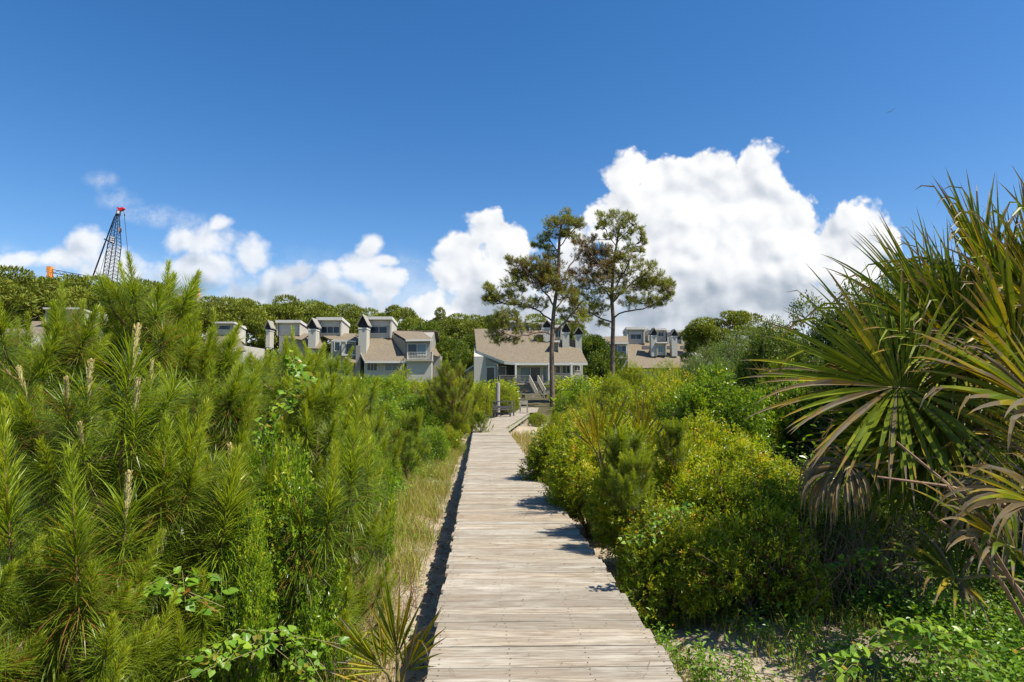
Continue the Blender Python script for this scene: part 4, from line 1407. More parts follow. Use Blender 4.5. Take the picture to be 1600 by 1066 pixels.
# far wood closing the gaps low between trunks
def far_wood():
    n = 26000
    g = G()
    px = rng.uniform(-500, 1500, n)
    Y = rng.uniform(128, 150, n)
    x = (px - 800) / 1000 * Y
    base = gz(x, Y)
    h = 7 + 1.5 * np.sin(x * .25) + 1.2 * np.sin(x * .6 + 1) - 4.5 * np.clip((px - 880) / 60, 0, 1)
    z = base + h * rng.random(n) ** .6
    p = np.stack([x, Y, z], 1)
    y = unit(rdir(n) + np.array([0, -.4, .6]))
    g.scatter(LEAF, LEAFF, p, y, unit(rdir(n) + np.array([0, -.8, .5])), rng.uniform(.7, 1.6, n), rng.uniform(.4, .8, n), np.clip(.4 + .25 * rng.normal(size=n), 0, 1))
    o = ob('woodland', g, 'far_pine_needles')
    tag(o, 'dense dark woodland filling in behind the tree line', 'woodland', kind='stuff')


far_wood()


# ------------------------------------------------------------------ the two tall pines
def tall_pine(name_label, Y, trunk, tr_r, limbs, clumps, seed, twigs=()):
    r = random.Random(seed)
    base = P(trunk[0][0], trunk[0][1], Y)
    zg = float(gz(base.x, Y)) - .2
    t = thing('tall_pine', name_label, 'tree', (base.x, Y, zg))
    o = Vector((base.x, Y, zg))

    def Q(px, py, dy=0):
        return P(px, py, Y + dy) - o
    tg = G()
    tp = [Vector((0.0, 0, 0))] + [Q(px, py) for px, py in trunk]
    rr = [tr_r * 1.15] + [tr_r * (1 - i / len(trunk)) ** .7 + .04 for i in range(len(trunk))]

    def smooth(pts, n=3):
        out = []
        for i in range(len(pts) - 1):
            a = pts[max(i - 1, 0)]; b = pts[i]; c_ = pts[i + 1]; d = pts[min(i + 2, len(pts) - 1)]
            for j in range(n):
                s = j / n
                out.append(.5 * ((2 * b) + (c_ - a) * s + (2 * a - 5 * b + 4 * c_ - d) * s * s + (-a + 3 * b - 3 * c_ + d) * s ** 3))
        out.append(pts[-1])
        return out
    sp = smooth(tp)
    tg.tube(sp, list(np.interp(np.linspace(0, 1, len(sp)), np.linspace(0, 1, len(rr)), rr)), 12)
    trk = ob('trunk', tg, 'pine_bark', t, smooth=True)
    nodes = [p for p in sp[4:]]
    for lb in limbs:
        pts = [Q(px, py, lb[1] * (i / max(1, len(lb[0]) - 1))) for i, (px, py) in enumerate(lb[0])]
        s_ = smooth(pts)
        for q_ in s_[1:]:
            q_ += Vector((r.uniform(-.07, .07), r.uniform(-.07, .07), r.uniform(-.07, .07)))
        g = G().tube(s_, list(np.linspace(lb[2], .045, len(s_))), 7)
        ob('limb', g, 'pine_bark', t, smooth=True)
        nodes += s_[2:]
    bg, fg = G(), G()
    tips, dirs, tones = [], [], []
    px2m = Y / 1000
    more = []
    for c0 in clumps:
        for _ in range(2):
            a_ = r.uniform(0, 6.28)
            more.append((c0[0] + math.cos(a_) * c0[2] * .95, c0[1] + math.sin(a_) * c0[3] * .9, c0[2] * .5, c0[3] * .55) + tuple(c0[4:]))
    for (cx, cy, rx, ry, *opt) in list(clumps) + more:
        brown = opt[0] if opt else 0.0
        dens = opt[1] if len(opt) > 1 else 1.0
        dy = r.uniform(-.8, .8) * rx * px2m
        c_ = Q(cx, cy, dy)
        cands = sorted(nodes, key=lambda n_: (n_ - c_).length + max(0, n_.z - c_.z) * 1.5)
        n0 = cands[0]
        hub = n0.lerp(c_, .75) + Vector((0, 0, -.15))
        mid = n0.lerp(hub, .5) + Vector((r.uniform(-.15, .15), r.uniform(-.15, .15), -.12))
        bg.tube([n0, mid, hub], [.055, .04, .026], 5)
        hubs = [hub]
        for _ in range(max(2, int(rx / 5))):
            d = Vector((r.gauss(0, 1), r.gauss(0, 1), abs(r.gauss(0, .6)))).normalized()
            h2 = c_ + Vector((d.x * rx * px2m * .55, d.y * rx * px2m * .8, d.z * ry * px2m * .5 - .1))
            bg.tube([hub, hub.lerp(h2, .5) + Vector((0, 0, -.08)), h2], [.026, .02, .012], 4)
            hubs.append(h2)
        nt_ = int(dens * rx * ry * .29) + 9
        for _ in range(nt_):
            d = Vector((r.gauss(0, 1), r.gauss(0, 1), r.gauss(.25, .8))).normalized()
            rad = r.uniform(.45, 1.35)
            tp_ = c_ + Vector((d.x * rx * px2m * rad, d.y * rx * px2m * 1.1 * rad, d.z * ry * px2m * rad))
            h_ = min(hubs, key=lambda q_: (q_ - tp_).length)
            md = h_.lerp(tp_, .5) + Vector((r.uniform(-.06, .06), r.uniform(-.06, .06), -.06))
            bg.tube([h_, md, tp_], [.012, .009, .006], 3)
            tips.append(tp_); dirs.append((tp_ - md).normalized() + Vector((0, 0, .5))); tones.append(.62 - brown * .55)
    tips = np.array(tips); dirs = unit(np.array(dirs)); tones = np.array(tones)
    K = 30
    n = len(tips)
    pos = np.repeat(tips, K, 0) - np.repeat(dirs, K, 0) * rng.uniform(0, .28, (n * K, 1))
    y = unit(np.repeat(dirs, K, 0) * .55 + rdir(n * K) * .9)
    fg.scatter(NEED, NEEDF, pos, y, rdir(n * K), rng.uniform(.16, .32, n * K), .015, np.clip(np.repeat(tones + .13 * rng.normal(size=n), K) + .08 * rng.normal(size=n * K), 0, 1))
    ob('twigs', bg, 'pine_bark', t)['kind'] = 'stuff'
    f_ = ob('foliage', fg, 'tall_pine_needles', t)
    return t


tall_pine('tall bare-trunked pine in front of the tan-roofed house, left of the pair', 56,
          [(863, 612), (862, 560), (863, 520), (866, 480), (872, 440), (873, 400), (875, 365), (880, 338)], .18,
          [([(864, 524), (848, 519), (825, 523), (800, 526), (786, 518)], -2, .08), ([(864, 503), (842, 487), (815, 477), (785, 474), (768, 462)], 1.5, .08),
           ([(867, 480), (850, 455), (825, 430), (808, 408)], -1.5, .09), ([(872, 450), (886, 425), (900, 400), (915, 380)], 1.5, .09),
           ([(865, 520), (885, 500), (900, 482), (912, 470)], -1, .10), ([(870, 455), (852, 430), (845, 412)], 2.5, .07), ([(874, 400), (860, 375), (850, 360)], 1, .05),
           ([(875, 385), (890, 368), (900, 352)], -.5, .05), ([(866, 485), (880, 468), (893, 455)], 3, .07)],
          [(795, 500, 24, 13, .1), (762, 450, 9, 7), (766, 470, 12, 7), (808, 432, 14, 9, .1), (852, 428, 18, 10, .3), (775, 522, 16, 12), (822, 512, 18, 10, 0, .6), (800, 533, 15, 6, .1, .45), (836, 530, 9, 5, .1, .4), (788, 488, 18, 8),
           (772, 458, 14, 10), (790, 466, 18, 10), (800, 446, 18, 12), (815, 424, 22, 16, .2), (840, 410, 20, 14, .35), (835, 440, 26, 16, .3), (862, 418, 20, 14, .5), (858, 446, 22, 14, .55), (818, 470, 22, 9, .1, .7),
           (880, 440, 18, 12, .4), (885, 462, 18, 12, .3), (905, 478, 16, 12, .1), (884, 488, 14, 8, .1, .7), (905, 500, 14, 8, 0, .7), (865, 398, 12, 8, .3), (798, 405, 10, 6, .2), (845, 470, 16, 9, .1, .5),
           (884, 332, 9, 8), (878, 346, 14, 8, .2), (860, 350, 14, 10, .1), (897, 350, 13, 10, .2), (868, 364, 15, 9, .2), (891, 366, 14, 8, .2), (845, 372, 9, 6, 0, .8), (838, 382, 7, 5), (858, 384, 8, 5, 0, .6), (904, 345, 6, 6)],
          21)
tall_pine('tall bare-trunked pine with broad crown, right of the pair', 59,
          [(957, 580), (957, 540), (958, 500), (956, 470), (957, 440), (959, 410), (963, 385), (968, 355)], .17,
          [([(957, 504), (935, 497), (912, 482), (894, 468)], -1, .08), ([(958, 500), (975, 487), (1005, 482), (1030, 470), (1046, 455)], -1.5, .08),
           ([(957, 468), (942, 450), (930, 438)], 2, .07), ([(958, 472), (978, 450), (1005, 430), (1024, 415)], 1.5, .09), ([(959, 440), (940, 418), (925, 398), (915, 380)], -2, .08),
           ([(960, 410), (978, 395), (996, 380)], 1, .06), ([(963, 385), (950, 365), (942, 352)], .5, .04), ([(963, 382), (980, 362), (995, 350)], -.5, .04), ([(958, 455), (972, 430), (984, 408)], -2, .07)],
          [(945, 340, 12, 9), (965, 337, 15, 8), (984, 345, 13, 9), (996, 358, 10, 8), (1004, 374, 8, 7), (960, 352, 16, 8, 0, .7), (985, 384, 10, 6, 0, .8), (975, 366, 14, 8, 0, .6), (940, 352, 8, 6), (1000, 388, 6, 4),
           (915, 378, 16, 12, .7), (930, 394, 20, 14, .6), (912, 402, 20, 14, .8), (935, 418, 20, 16, .8), (925, 440, 18, 14, .6), (945, 436, 18, 12, .5), (905, 425, 14, 12, .8),
           (962, 398, 18, 12, .4), (985, 405, 18, 12, .25), (975, 424, 22, 14, .3), (1005, 418, 18, 12, .1), (1022, 430, 16, 11), (1038, 446, 13, 11), (1015, 448, 24, 13), (990, 448, 24, 13, .2), (1030, 466, 16, 9), (1046, 448, 9, 8), (950, 370, 9, 6, .1, .6), (1045, 460, 7, 7), (1005, 470, 22, 9), (965, 455, 18, 10, .2),
           (925, 465, 20, 12, .1), (905, 458, 13, 9, .1), (920, 486, 16, 9, .1), (943, 482, 12, 9, .1, .7), (900, 488, 12, 7, 0, .8), (980, 472, 14, 8, .1, .7), (940, 505, 9, 5, 0, .4)],
          33)


# ------------------------------------------------------------------ shrubs
def shrub_mesh(seed, mt, nspr=1500, leaf=.05, lw=.42, per=10, spr=.2, lobes=None, flat=1.0, height=1.5, twigcol='shrub_bark', nl=16, heart=False, up=.5, tonespread=.22):
    r = random.Random(seed)
    if lobes is None:
        lobes = []
        for i in range(nl):
            a = r.uniform(0, 6.28); rad = .72 * math.sqrt(r.random())
            z = height * (.62 - .25 * (rad / .72) ** 2) + r.uniform(-.05, .08) * height
            s = r.uniform(.24, .38)
            lobes.append((math.cos(a) * rad, math.sin(a) * rad, z, s, s, s * .85 * height / 1.2))
        for i in range(nl):
            a = r.uniform(0, 6.28); rad = r.uniform(.35, .85)
            s = r.uniform(.25, .36)
            lobes.append((math.cos(a) * rad, math.sin(a) * rad, r.uniform(.12, .5) * height, s, s, s))
    p, d = lobes_points(lobes, nspr, .6)
    keep = p[:, 2] > .02
    p, d = p[keep], d[keep]
    n = len(p)
    ax = unit(d + rdir(n) * .55 + np.array([0, 0, up]))
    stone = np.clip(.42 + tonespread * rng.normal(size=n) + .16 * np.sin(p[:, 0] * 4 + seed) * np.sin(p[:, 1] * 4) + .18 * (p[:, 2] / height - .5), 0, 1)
    f = G()
    P_ = np.repeat(p, per, 0); A_ = np.repeat(ax, per, 0)
    t_ = np.tile(np.linspace(-.5, 1, per), n)[:, None] * spr * rng.uniform(.7, 1.3, (n * per, 1))
    side = rdir(n * per)
    side = unit(side - A_ * np.sum(side * A_, 1, keepdims=True))
    y = unit(A_ * .75 + side * .8 + np.array([0, 0, .08]))
    nr = unit(A_ * .6 - side * .5 + np.array([0, 0, .8]) + rdir(n * per) * .35)
    L = leaf * rng.uniform(.5, 1.4, n * per)
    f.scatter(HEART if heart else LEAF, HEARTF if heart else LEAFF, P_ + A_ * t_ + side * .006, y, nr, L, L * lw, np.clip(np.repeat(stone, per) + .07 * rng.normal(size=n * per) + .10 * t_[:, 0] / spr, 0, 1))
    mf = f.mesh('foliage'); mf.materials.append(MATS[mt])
    b = G()
    for l in lobes[:nl + 8]:
        q0 = Vector((r.uniform(-.12, .12), r.uniform(-.12, .12), -.1))
        q2 = Vector(l[:3])
        q1 = q0.lerp(q2, .5) + Vector((r.uniform(-.1, .1), r.uniform(-.1, .1), .1))
        b.tube([q0, q1, q2], [.03, .02, .008], 5)
        for _ in range(7):
            dd = Vector((r.gauss(0, 1), r.gauss(0, 1), r.gauss(.3, 1))).normalized()
            q3 = q2 + Vector((dd.x * l[3], dd.y * l[4], dd.z * l[5])) * .95
            b.tube([q1.lerp(q2, r.uniform(.2, 1)), q2.lerp(q3, .5), q3], [.008, .006, .003], 3)
    mb = b.mesh('stems', True); mb.materials.append(MATS[twigcol])
    return mf, mb


SHR = {}
SHH = {}
_sm = shrub_mesh


def shrub_mesh(seed, *a, **k):
    k.pop('height', None)
    sc = a[1]
    return [(1.5,) + _sm(seed, *a, **k), (2.5,) + _sm(seed + 500, a[0], int(a[1] * 1.45), *a[2:], height=2.5, **k)]


for i in range(3):
    SHR['myrtle', i] = shrub_mesh(40 + i, 'myrtle_leaves', 3900, .050, .42, 10, .085, nl=12, up=.2)
    SHR['bright', i] = shrub_mesh(50 + i, 'bright_leaves', 3200, .046, .5, 9, .08, nl=14, up=.2)
    SHR['oak', i] = shrub_mesh(60 + i, 'oak_leaves', 3400, .040, .42, 9, .08, height=1.5, nl=14, up=.2)
    SHR['finem', i] = shrub_mesh(90 + i, 'myrtle_leaves', 5600, .032, .38, 10, .06, nl=14, up=.2)       # for shrubs seen from farther off
    SHR['fineo', i] = shrub_mesh(120 + i, 'oak_leaves', 5600, .036, .5, 9, .06, nl=13, up=.2)
    SHR['fineb', i] = shrub_mesh(95 + i, 'bright_leaves', 5200, .034, .5, 9, .06, nl=14, up=.2)
for i in range(2):
    SHR['grey', i] = shrub_mesh(70 + i, 'grey_leaves', 5000, .03, .36, 9, .10)


def shrub(kind, i, px, pytop, Y, halfpx, label, group=None, cat='shrub', name='shrub', wz=None, depth=1.0, rz=None, zg=None):
    x = P(px, 600, Y).x
    g0 = float(gz(x, Y)) - .05 if zg is None else zg
    H = P(px, pytop, Y).z - g0
    s = halfpx / 1000 * Y
    h_, mf, mb = SHR[kind, i][0 if H / s < 1.9 else 1]
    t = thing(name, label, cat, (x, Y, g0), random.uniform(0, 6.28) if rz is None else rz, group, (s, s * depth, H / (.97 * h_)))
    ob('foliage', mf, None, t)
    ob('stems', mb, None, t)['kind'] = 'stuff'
    return t


# --- right hedge of wax myrtle along the boardwalk, near to far
HG = 'wax myrtles forming the right-hand hedge'
hl = 'yellow-green wax myrtle of the dense hedge along the right edge of the boardwalk'
for k_, (kd, px, py, Y, hp) in enumerate([('myrtle', 1048, 748, 6.0, 88), ('myrtle', 1160, 765, 6.0, 110), ('myrtle', 1120, 692, 6.9, 128), ('myrtle', 1005, 668, 7.2, 95), ('myrtle', 1205, 715, 7.0, 100), ('myrtle', 926, 648, 9.0, 84), ('myrtle', 1050, 652, 9.3, 112), ('myrtle', 1165, 662, 8.9, 100),
                                        ('myrtle', 880, 634, 11.5, 62), ('myrtle', 985, 640, 12, 90), ('finem', 872, 630, 14.5, 50), ('finem', 925, 620, 15, 70), ('myrtle', 1100, 640, 11, 90)]):
    shrub(kd, k_ % 3, px, py, Y, hp, hl, HG)
# --- dark undergrowth in the palm's shade
shrub('oak', 0, 1275, 765, 6.6, 100, 'dark shaded shrub with reddish twigs under the drooping dead palm frond', wz=1)
shrub('oak', 1, 1350, 730, 7.6, 110, 'dark glossy shrub in the shade behind the drooping dead palm frond')
# --- bright rounded bush and companions
shrub('bright', 0, 1108, 552, 13.5, 88, 'large rounded bright-green bush rising above the hedge, right of the tall pines')
shrub('finem', 1, 1040, 562, 17, 100, 'yellow-green bush just left of the rounded bright-green bush')
shrub('finem', 2, 1165, 590, 15, 60, 'yellowish shrub at the right flank of the rounded bright-green bush')
shrub('fineb', 1, 905, 578, 26, 42, 'bright bush at the foot of the left tall pine trunk')
shrub('finem', 0, 958, 572, 24, 45, 'olive bush around the foot of the right tall pine trunk')
shrub('finem', 0, 990, 555, 33, 50, 'dark olive bush below the distant right townhouses')
shrub('finem', 2, 1050, 548, 30, 50, 'tall olive bush hiding the base of the distant right townhouses')
shrub('finem', 1, 898, 600, 20, 38, 'yellow-green bush by the landing balustrade at the path end')
shrub('finem', 1, 840, 641, 36, 16, 'low yellow-green shrub on the sand where the boardwalk bends right')
shrub('fineb', 0, 866, 648, 26, 18, 'small bright shrub at the right of the boardwalk bend')
shrub('finem', 2, 880, 618, 34, 22, 'shrub between the porch landing and the left tall pine')
# --- grey-green thicket and live oaks behind the palm
for k_, (px, py, Y, hp) in enumerate([(1118, 516, 36, 70), (1165, 498, 33, 80), (1215, 482, 30, 85), (1140, 538, 26, 65), (1200, 530, 22, 75), (1095, 540, 38, 45)]):
    shrub('grey', k_ % 2, px, py, Y, hp, 'grey-green shrub of the thicket right of the distant townhouses', 'grey-green thicket')
for k_, (px, py, Y, hp) in enumerate([(1228, 476, 20, 85), (1282, 440, 19, 95), (1345, 418, 18, 110), (1300, 505, 15, 95), (1225, 545, 15, 75), (1400, 410, 17, 110), (1250, 500, 17.5, 80)]):
    shrub('fineo' if k_ != 4 else 'fineb', k_ % 3, px, py, Y, hp, 'green live oak shrub behind the left fans of the palmetto', 'live oak shrubs behind the palmetto', name='live_oak_shrub')
for k_, (px, py, Y, hp) in enumerate([(1440, 372, 14, 130), (1560, 362, 13, 140), (1480, 520, 9.5, 140), (1620, 560, 8, 150), (1400, 660, 8, 110)]):
    shrub('oak', k_ % 3, px, py, Y, hp, 'dark evergreen shrub mass directly behind the palmetto crown', 'dark shrubs behind the palmetto', name='live_oak_shrub')

# --- shrubs on the left and beyond the boardwalk end
L2 = [('fineb', 592, 566, 30, 52), ('finem', 645, 560, 38, 50), ('finem', 700, 562, 44, 40), ('fineb', 660, 600, 26, 44), ('fineb', 610, 618, 20, 44), ('finem', 720, 600, 32, 26),
      ('finem', 752, 590, 42, 24), ('finem', 796, 598, 48, 15), ('finem', 735, 615, 30, 18), ('finem', 786, 594, 46, 22)]
for k_, (kd, px, py, Y, hp) in enumerate(L2[:6]):
    shrub(kd, k_ % 3, px, py, Y, hp, 'green broadleaf shrub of the thicket below the left townhouses, left of the boardwalk', 'thicket below the left townhouses')
for k_, (kd, px, py, Y, hp) in enumerate(L2[6:]):
    shrub(kd, k_ % 3, px, py, Y, hp, 'yellow-green shrub around the piling, in front of the porch of the tan-roofed house', 'shrubs around the piling')
L3 = [('bright', 545, 660, 13, 55), ('bright', 610, 650, 14.5, 50), ('finem', 575, 640, 17, 55), ('fineb', 672, 652, 17, 34), ('finem', 705, 655, 20, 26), ('bright', 470, 640, 11, 60), ('finem', 716, 640, 26, 22)]
for k_, (kd, px, py, Y, hp) in enumerate(L3):
    shrub(kd, k_ % 3, px, py, Y, hp, 'leafy green shrub between the young pines and the left edge of the boardwalk', 'leafy shrubs left of the boardwalk')
for px_, py_, Y_, hp_, lb_ in ((448, 622, 4.15, 100, 'bright broadleaf shrub with vines in the middle of the left thicket'), (345, 610, 7.0, 80, 'leafy green shrub behind the candle-tipped young pine'),
                               (510, 600, 8.2, 75, 'leafy shrub at the right end of the young pines, before the left townhouses'), (70, 760, 4.4, 95, 'leafy shrub low at left behind the bottom-corner young pines'),
                               (395, 560, 9.5, 70, 'broadleaf shrub between the back rows of young pines'), (392, 745, 3.7, 60, 'small leafy shrub among the needle brushes in the left foreground'), (585, 655, 6.6, 42, 'small bright shrub just behind the pine beside the sandy strip'), (600, 700, 11.5, 45, 'low bright shrub beside the grassy strip left of the boardwalk')):
    shrub('bright', int(px_) % 3, px_, py_, Y_, hp_, lb_)
shrub('grey', 0, 20, 640, 9, 140, 'dark leafy shrub in shade behind the leftmost young pine')
shrub('bright', 1, 440, 700, 7.4, 90, 'vine-covered shrub with reddish twigs among the young pines')
shrub('oak', 2, 230, 640, 9.5, 170, 'dark shrub filling the gap between the young pines at left')
for k_, (px, py, Y, hp) in enumerate([(60, 560, 26, 120), (200, 560, 26, 120), (340, 548, 27, 110), (440, 536, 30, 75), (515, 552, 32, 60)]):
    shrub('finem', k_ % 3, px, py, Y, hp, 'olive shrub of the background mass behind the young pines', 'background shrubs behind the young pines')


# ------------------------------------------------------------------ young long-needled pines
def shoot(kind, seed):
    g = G()
    n1 = 290 if kind != 'candle' else 250
    # last year's brush of long needles
    t = rng.random(n1)
    z = -.10 + .34 * t
    ang = np.radians(118 - 88 * t ** .75 + rng.normal(size=n1) * 9)
    az = rng.uniform(0, 2 * np.pi, n1)
    y = np.stack([np.sin(ang) * np.cos(az), np.sin(ang) * np.sin(az), np.cos(ang)], 1)
    pos = np.stack([np.zeros(n1), np.zeros(n1), z], 1) + y * .006
    tn = np.clip(.30 + .14 * rng.normal(size=n1) + .12 * (t - .5), .085, 1)
    tn[rng.random(n1) < (.06 if kind != 'brush' else .11)] = .04
    g.scatter(DROOP, DROOPF, pos, y, np.tile([0, 0, 1.], (n1, 1)) + rdir(n1) * .25, rng.uniform(.20, .31, n1), .0046, tn)
    if kind in ('full', 'column'):
        n2 = 300
        L = .50 if kind == 'full' else .34
        t = rng.random(n2)
        ang = np.radians(44 - 24 * t + rng.normal(size=n2) * 6)
        az = rng.uniform(0, 2 * np.pi, n2)
        y = np.stack([np.sin(ang) * np.cos(az), np.sin(ang) * np.sin(az), np.cos(ang)], 1)
        pos = np.stack([np.zeros(n2), np.zeros(n2), .18 + L * t], 1) + y * .008
        tn = np.clip(.72 + .13 * rng.normal(size=n2) + .18 * (t - .5), .1, 1)
        g.scatter(NEED, NEEDF, pos, y, rdir(n2), (.17 - .09 * t) * rng.uniform(.8, 1.2, n2), .0046, tn)
    return g


SH = {k: [shoot(k, i) for i in range(2)] for k in ('full', 'column', 'brush', 'candle')}
SHM = {}
for k, gl in SH.items():
    for i, g in enumerate(gl):
        me = g.mesh('needle_shoot'); me.materials.append(MATS['pine_needles'])
        SHM[k, i] = me


def candle_mesh():
    g = G()
    g.tube([(0, 0, .2), (0, 0, .24), (0.002, 0, .38), (.003, .002, .45), (.004, .002, .475), (.004, .002, .48)], [.006, .011, .012, .010, .006, .001], 8, .4)
    n = 260
    t = rng.random(n); az = rng.uniform(0, 6.28, n)
    y = np.stack([np.cos(az) * .45, np.sin(az) * .45, np.ones(n)], 1)
    pos = np.stack([.010 * np.cos(az), .010 * np.sin(az), .235 + .225 * t], 1)
    g.scatter(NEED, NEEDF, pos, y, rdir(n), .022, .004, np.clip(.75 * rng.random(n) + (t > .9) * .4, 0, 1))
    me = g.mesh('candle'); me.materials.append(MATS['candle'])
    return me


CANDLE = candle_mesh()


def rot_to(d, spin=0.0):
    q_ = Vector(d).to_track_quat('Z', 'Y')
    return (q_.to_matrix() @ Matrix.Rotation(spin, 3, 'Z')).to_4x4()


def pine_plan(seed, candles=.3, low=.35, wide=1.0, only=None):
    r = random.Random(seed)
    tg = G()
    H = 3.0
    tp = [Vector((r.uniform(-.05, .05) * i, r.uniform(-.05, .05) * i, H * .86 * i / 6)) for i in range(7)]
    tg.tube([Vector((0, 0, -.2))] + tp, [.05, .046, .04, .034, .028, .022, .016, .009], 7)
    shoots = []

    def at(z):
        s = max(0, min(.999, z / (H * .86))) * 6
        i = int(s)
        return tp[i].lerp(tp[i + 1], s - i)
    bg = G()

    def add(p, d, kind, sc):
        kind = only or kind
        shoots.append((Matrix.Translation(p) @ rot_to(d, r.uniform(0, 6.28)) @ Matrix.Scale(sc, 4), kind, r.randint(0, 1)))
        dd = Vector(d).normalized()
        bg.tube([p - dd * .12, p + dd * (.62 if kind == 'full' else .5 if kind == 'column' else .22) * sc], [.008, .004], 5)
    z = low
    while z < H * .84:
        f = z / (H * .86)
        nb = r.randint(4, 6)
        a0 = r.uniform(0, 6.28)
        for b in range(nb):
            a = a0 + b * 6.283 / nb + r.uniform(-.25, .25)
            L = (1.15 * (1 - f) ** .8 + .28) * r.uniform(.75, 1.15) * wide
            o_ = Vector((math.cos(a), math.sin(a), 0))
            p0 = at(z)
            p1 = p0 + o_ * L * .5 + Vector((0, 0, L * .22))
            p2 = p0 + o_ * L * .86 + Vector((0, 0, L * .62))
            bg.tube([p0, p0.lerp(p1, .5) + Vector((0, 0, .01)), p1, p2], [.018, .015, .012, .008], 5)
            up_ = Vector((0, 0, 1))
            rk = r.random()
            kind = 'candle' if rk < candles * f else ('full' if rk < .30 + candles * .5 else 'column' if rk < .72 else 'brush')
            add(p2, (p2 - p1).normalized() * .7 + up_ * .7, kind, r.uniform(.85, 1.1))
            for _ in range(2 if L > .6 else 1):
                s = r.uniform(.35, .9)
                q0 = p0.lerp(p1, s)
                sd = Vector((-o_.y, o_.x, 0)) * r.choice((-1, 1))
                q1 = q0 + sd * r.uniform(.12, .28) + o_ * .1 + Vector((0, 0, r.uniform(.06, .2)))
                bg.tube([q0, q1], [.008, .006], 4)
                add(q1, sd * .4 + o_ * .3 + up_ * .8, r.choice(('brush', 'column', 'column')), r.uniform(.7, .95))
        z += r.uniform(.34, .5)
    top = at(H * .86)
    add(top, (r.uniform(-.05, .05), r.uniform(-.05, .05), 1), 'candle' if candles > .5 else 'full', 1.0)
    for _ in range(3):
        a = r.uniform(0, 6.28)
        add(top - Vector((0, 0, .08)), (math.cos(a) * .4, math.sin(a) * .4, 1), 'candle' if candles > .5 else 'column', r.uniform(.6, .8))
    mt_, mb_ = tg.mesh('trunk', True), bg.mesh('branches', True)
    mt_.materials.append(MATS['young_bark']); mb_.materials.append(MATS['young_bark'])
    return mt_, mb_, shoots


PLANS = [pine_plan(100, .6), pine_plan(101, .25), pine_plan(102, .1), pine_plan(103, .0), pine_plan(104, .3, wide=.8), pine_plan(105, 0, low=1.5, wide=.6, only='column')]


def joined(plan, keep=1.0):
    g = G()
    for (m4, kind, i) in plan[2]:
        src = SH[kind][i]
        V = np.concatenate(src.v)
        A = np.array(m4)
        V2 = V @ A[:3, :3].T + A[:3, 3]
        off = g.n
        for k_ in (3, 4):
            for F_, T_ in zip(src.f[k_], src.t[k_]):
                g.f[k_].append(F_ + off); g.t[k_].append(T_)
        g.v.append(V2); g.n += len(V2)
    me = g.mesh('foliage'); me.materials.append(MATS['pine_needles'])
    return me


JOIN = {}


def young_pine(px, pytop, Y, v, label, group=None, s=None, rz=None):
    x = P(px, 600, Y).x
    ztop = P(px, pytop, Y).z
    H0 = 3.2
    g0 = float(gz(x, Y))
    if s is None:
        s = (ztop - g0) / H0
    g0 = ztop - H0 * s
    t = thing('young_pine', label, 'pine tree', (x, Y, g0), random.uniform(0, 6.28) if rz is None else rz, group, s)
    mt_, mb_, shoots = PLANS[v]
    ob('trunk', mt_, None, t)
    ob('branches', mb_, None, t)['kind'] = 'stuff'
    if Y < 8.6:
        for (m4, kind, i) in shoots:
            o = ob('needle_shoot', SHM[kind, i], None, t)
            o.matrix_basis = m4
            if kind == 'candle':
                ob('candle', CANDLE, None, o)
    else:
        if v not in JOIN:
            JOIN[v] = joined(PLANS[v])
        ob('foliage', JOIN[v], None, t)
    return t


def stretch_trunk(t):
    pass


NEAR = [
    (195, 530, 3.9, 0, 'nearest tall young pine with pale upright candles, left foreground', .72),
    (345, 690, 4.1, 1, 'young pine with spreading brushes in the middle of the left foreground', .56),
    (515, 700, 4.7, 4, 'young pine closest to the boardwalk, with drooping needle brushes beside the sandy strip', .56),
    (118, 815, 2.75, 4, 'low young pine with one dark upright shoot at the bottom left corner', .50),
    (-30, 790, 2.7, 2, 'young pine cut by the left edge of the photo, bottom left', .55),
    (40, 452, 6.4, 2, 'tall young pine at the left edge with boughs reaching up to the tree line', 1.0),
    (210, 413, 7.4, 3, 'highest young pine of the thicket, its tip touching the sky below the crane', 1.05),
    (285, 492, 8.0, 1, 'tall young pine right of the highest one, in front of the pale orange jib', 1.0),
    (130, 480, 7.6, 4, 'young pine between the left edge and the highest young pine', .95),
    (300, 575, 5.6, 3, 'bright young pine standing just behind the candle-tipped one', .72),
    (60, 640, 5.0, 1, 'shaded young pine at left, behind the low foreground ones', .80),
    (480, 575, 7.4, 5, 'slender young pine with yellow-green tips in the middle of the left thicket', .85),
]
EXTRA = {0: [(130, 690, 3.7, 'candle', 1.0), (192, 660, 3.5, 'candle', 1.15), (208, 715, 3.45, 'candle', .9), (192, 880, 3.2, 'candle', .95), (250, 800, 3.5, 'column', .9), (90, 760, 3.7, 'column', .9)],
         1: [(345, 860, 3.6, 'column', 1.0), (367, 800, 3.8, 'candle', .85), (300, 790, 3.9, 'full', .8)],
         2: [(545, 785, 4.2, 'full', .95), (470, 875, 4.0, 'brush', .95), (510, 835, 4.0, 'full', .8), (575, 770, 4.6, 'full', .75)],
         3: [(122, 930, 2.7, 'full', .85)], 4: [(18, 880, 2.8, 'full', .9)]}


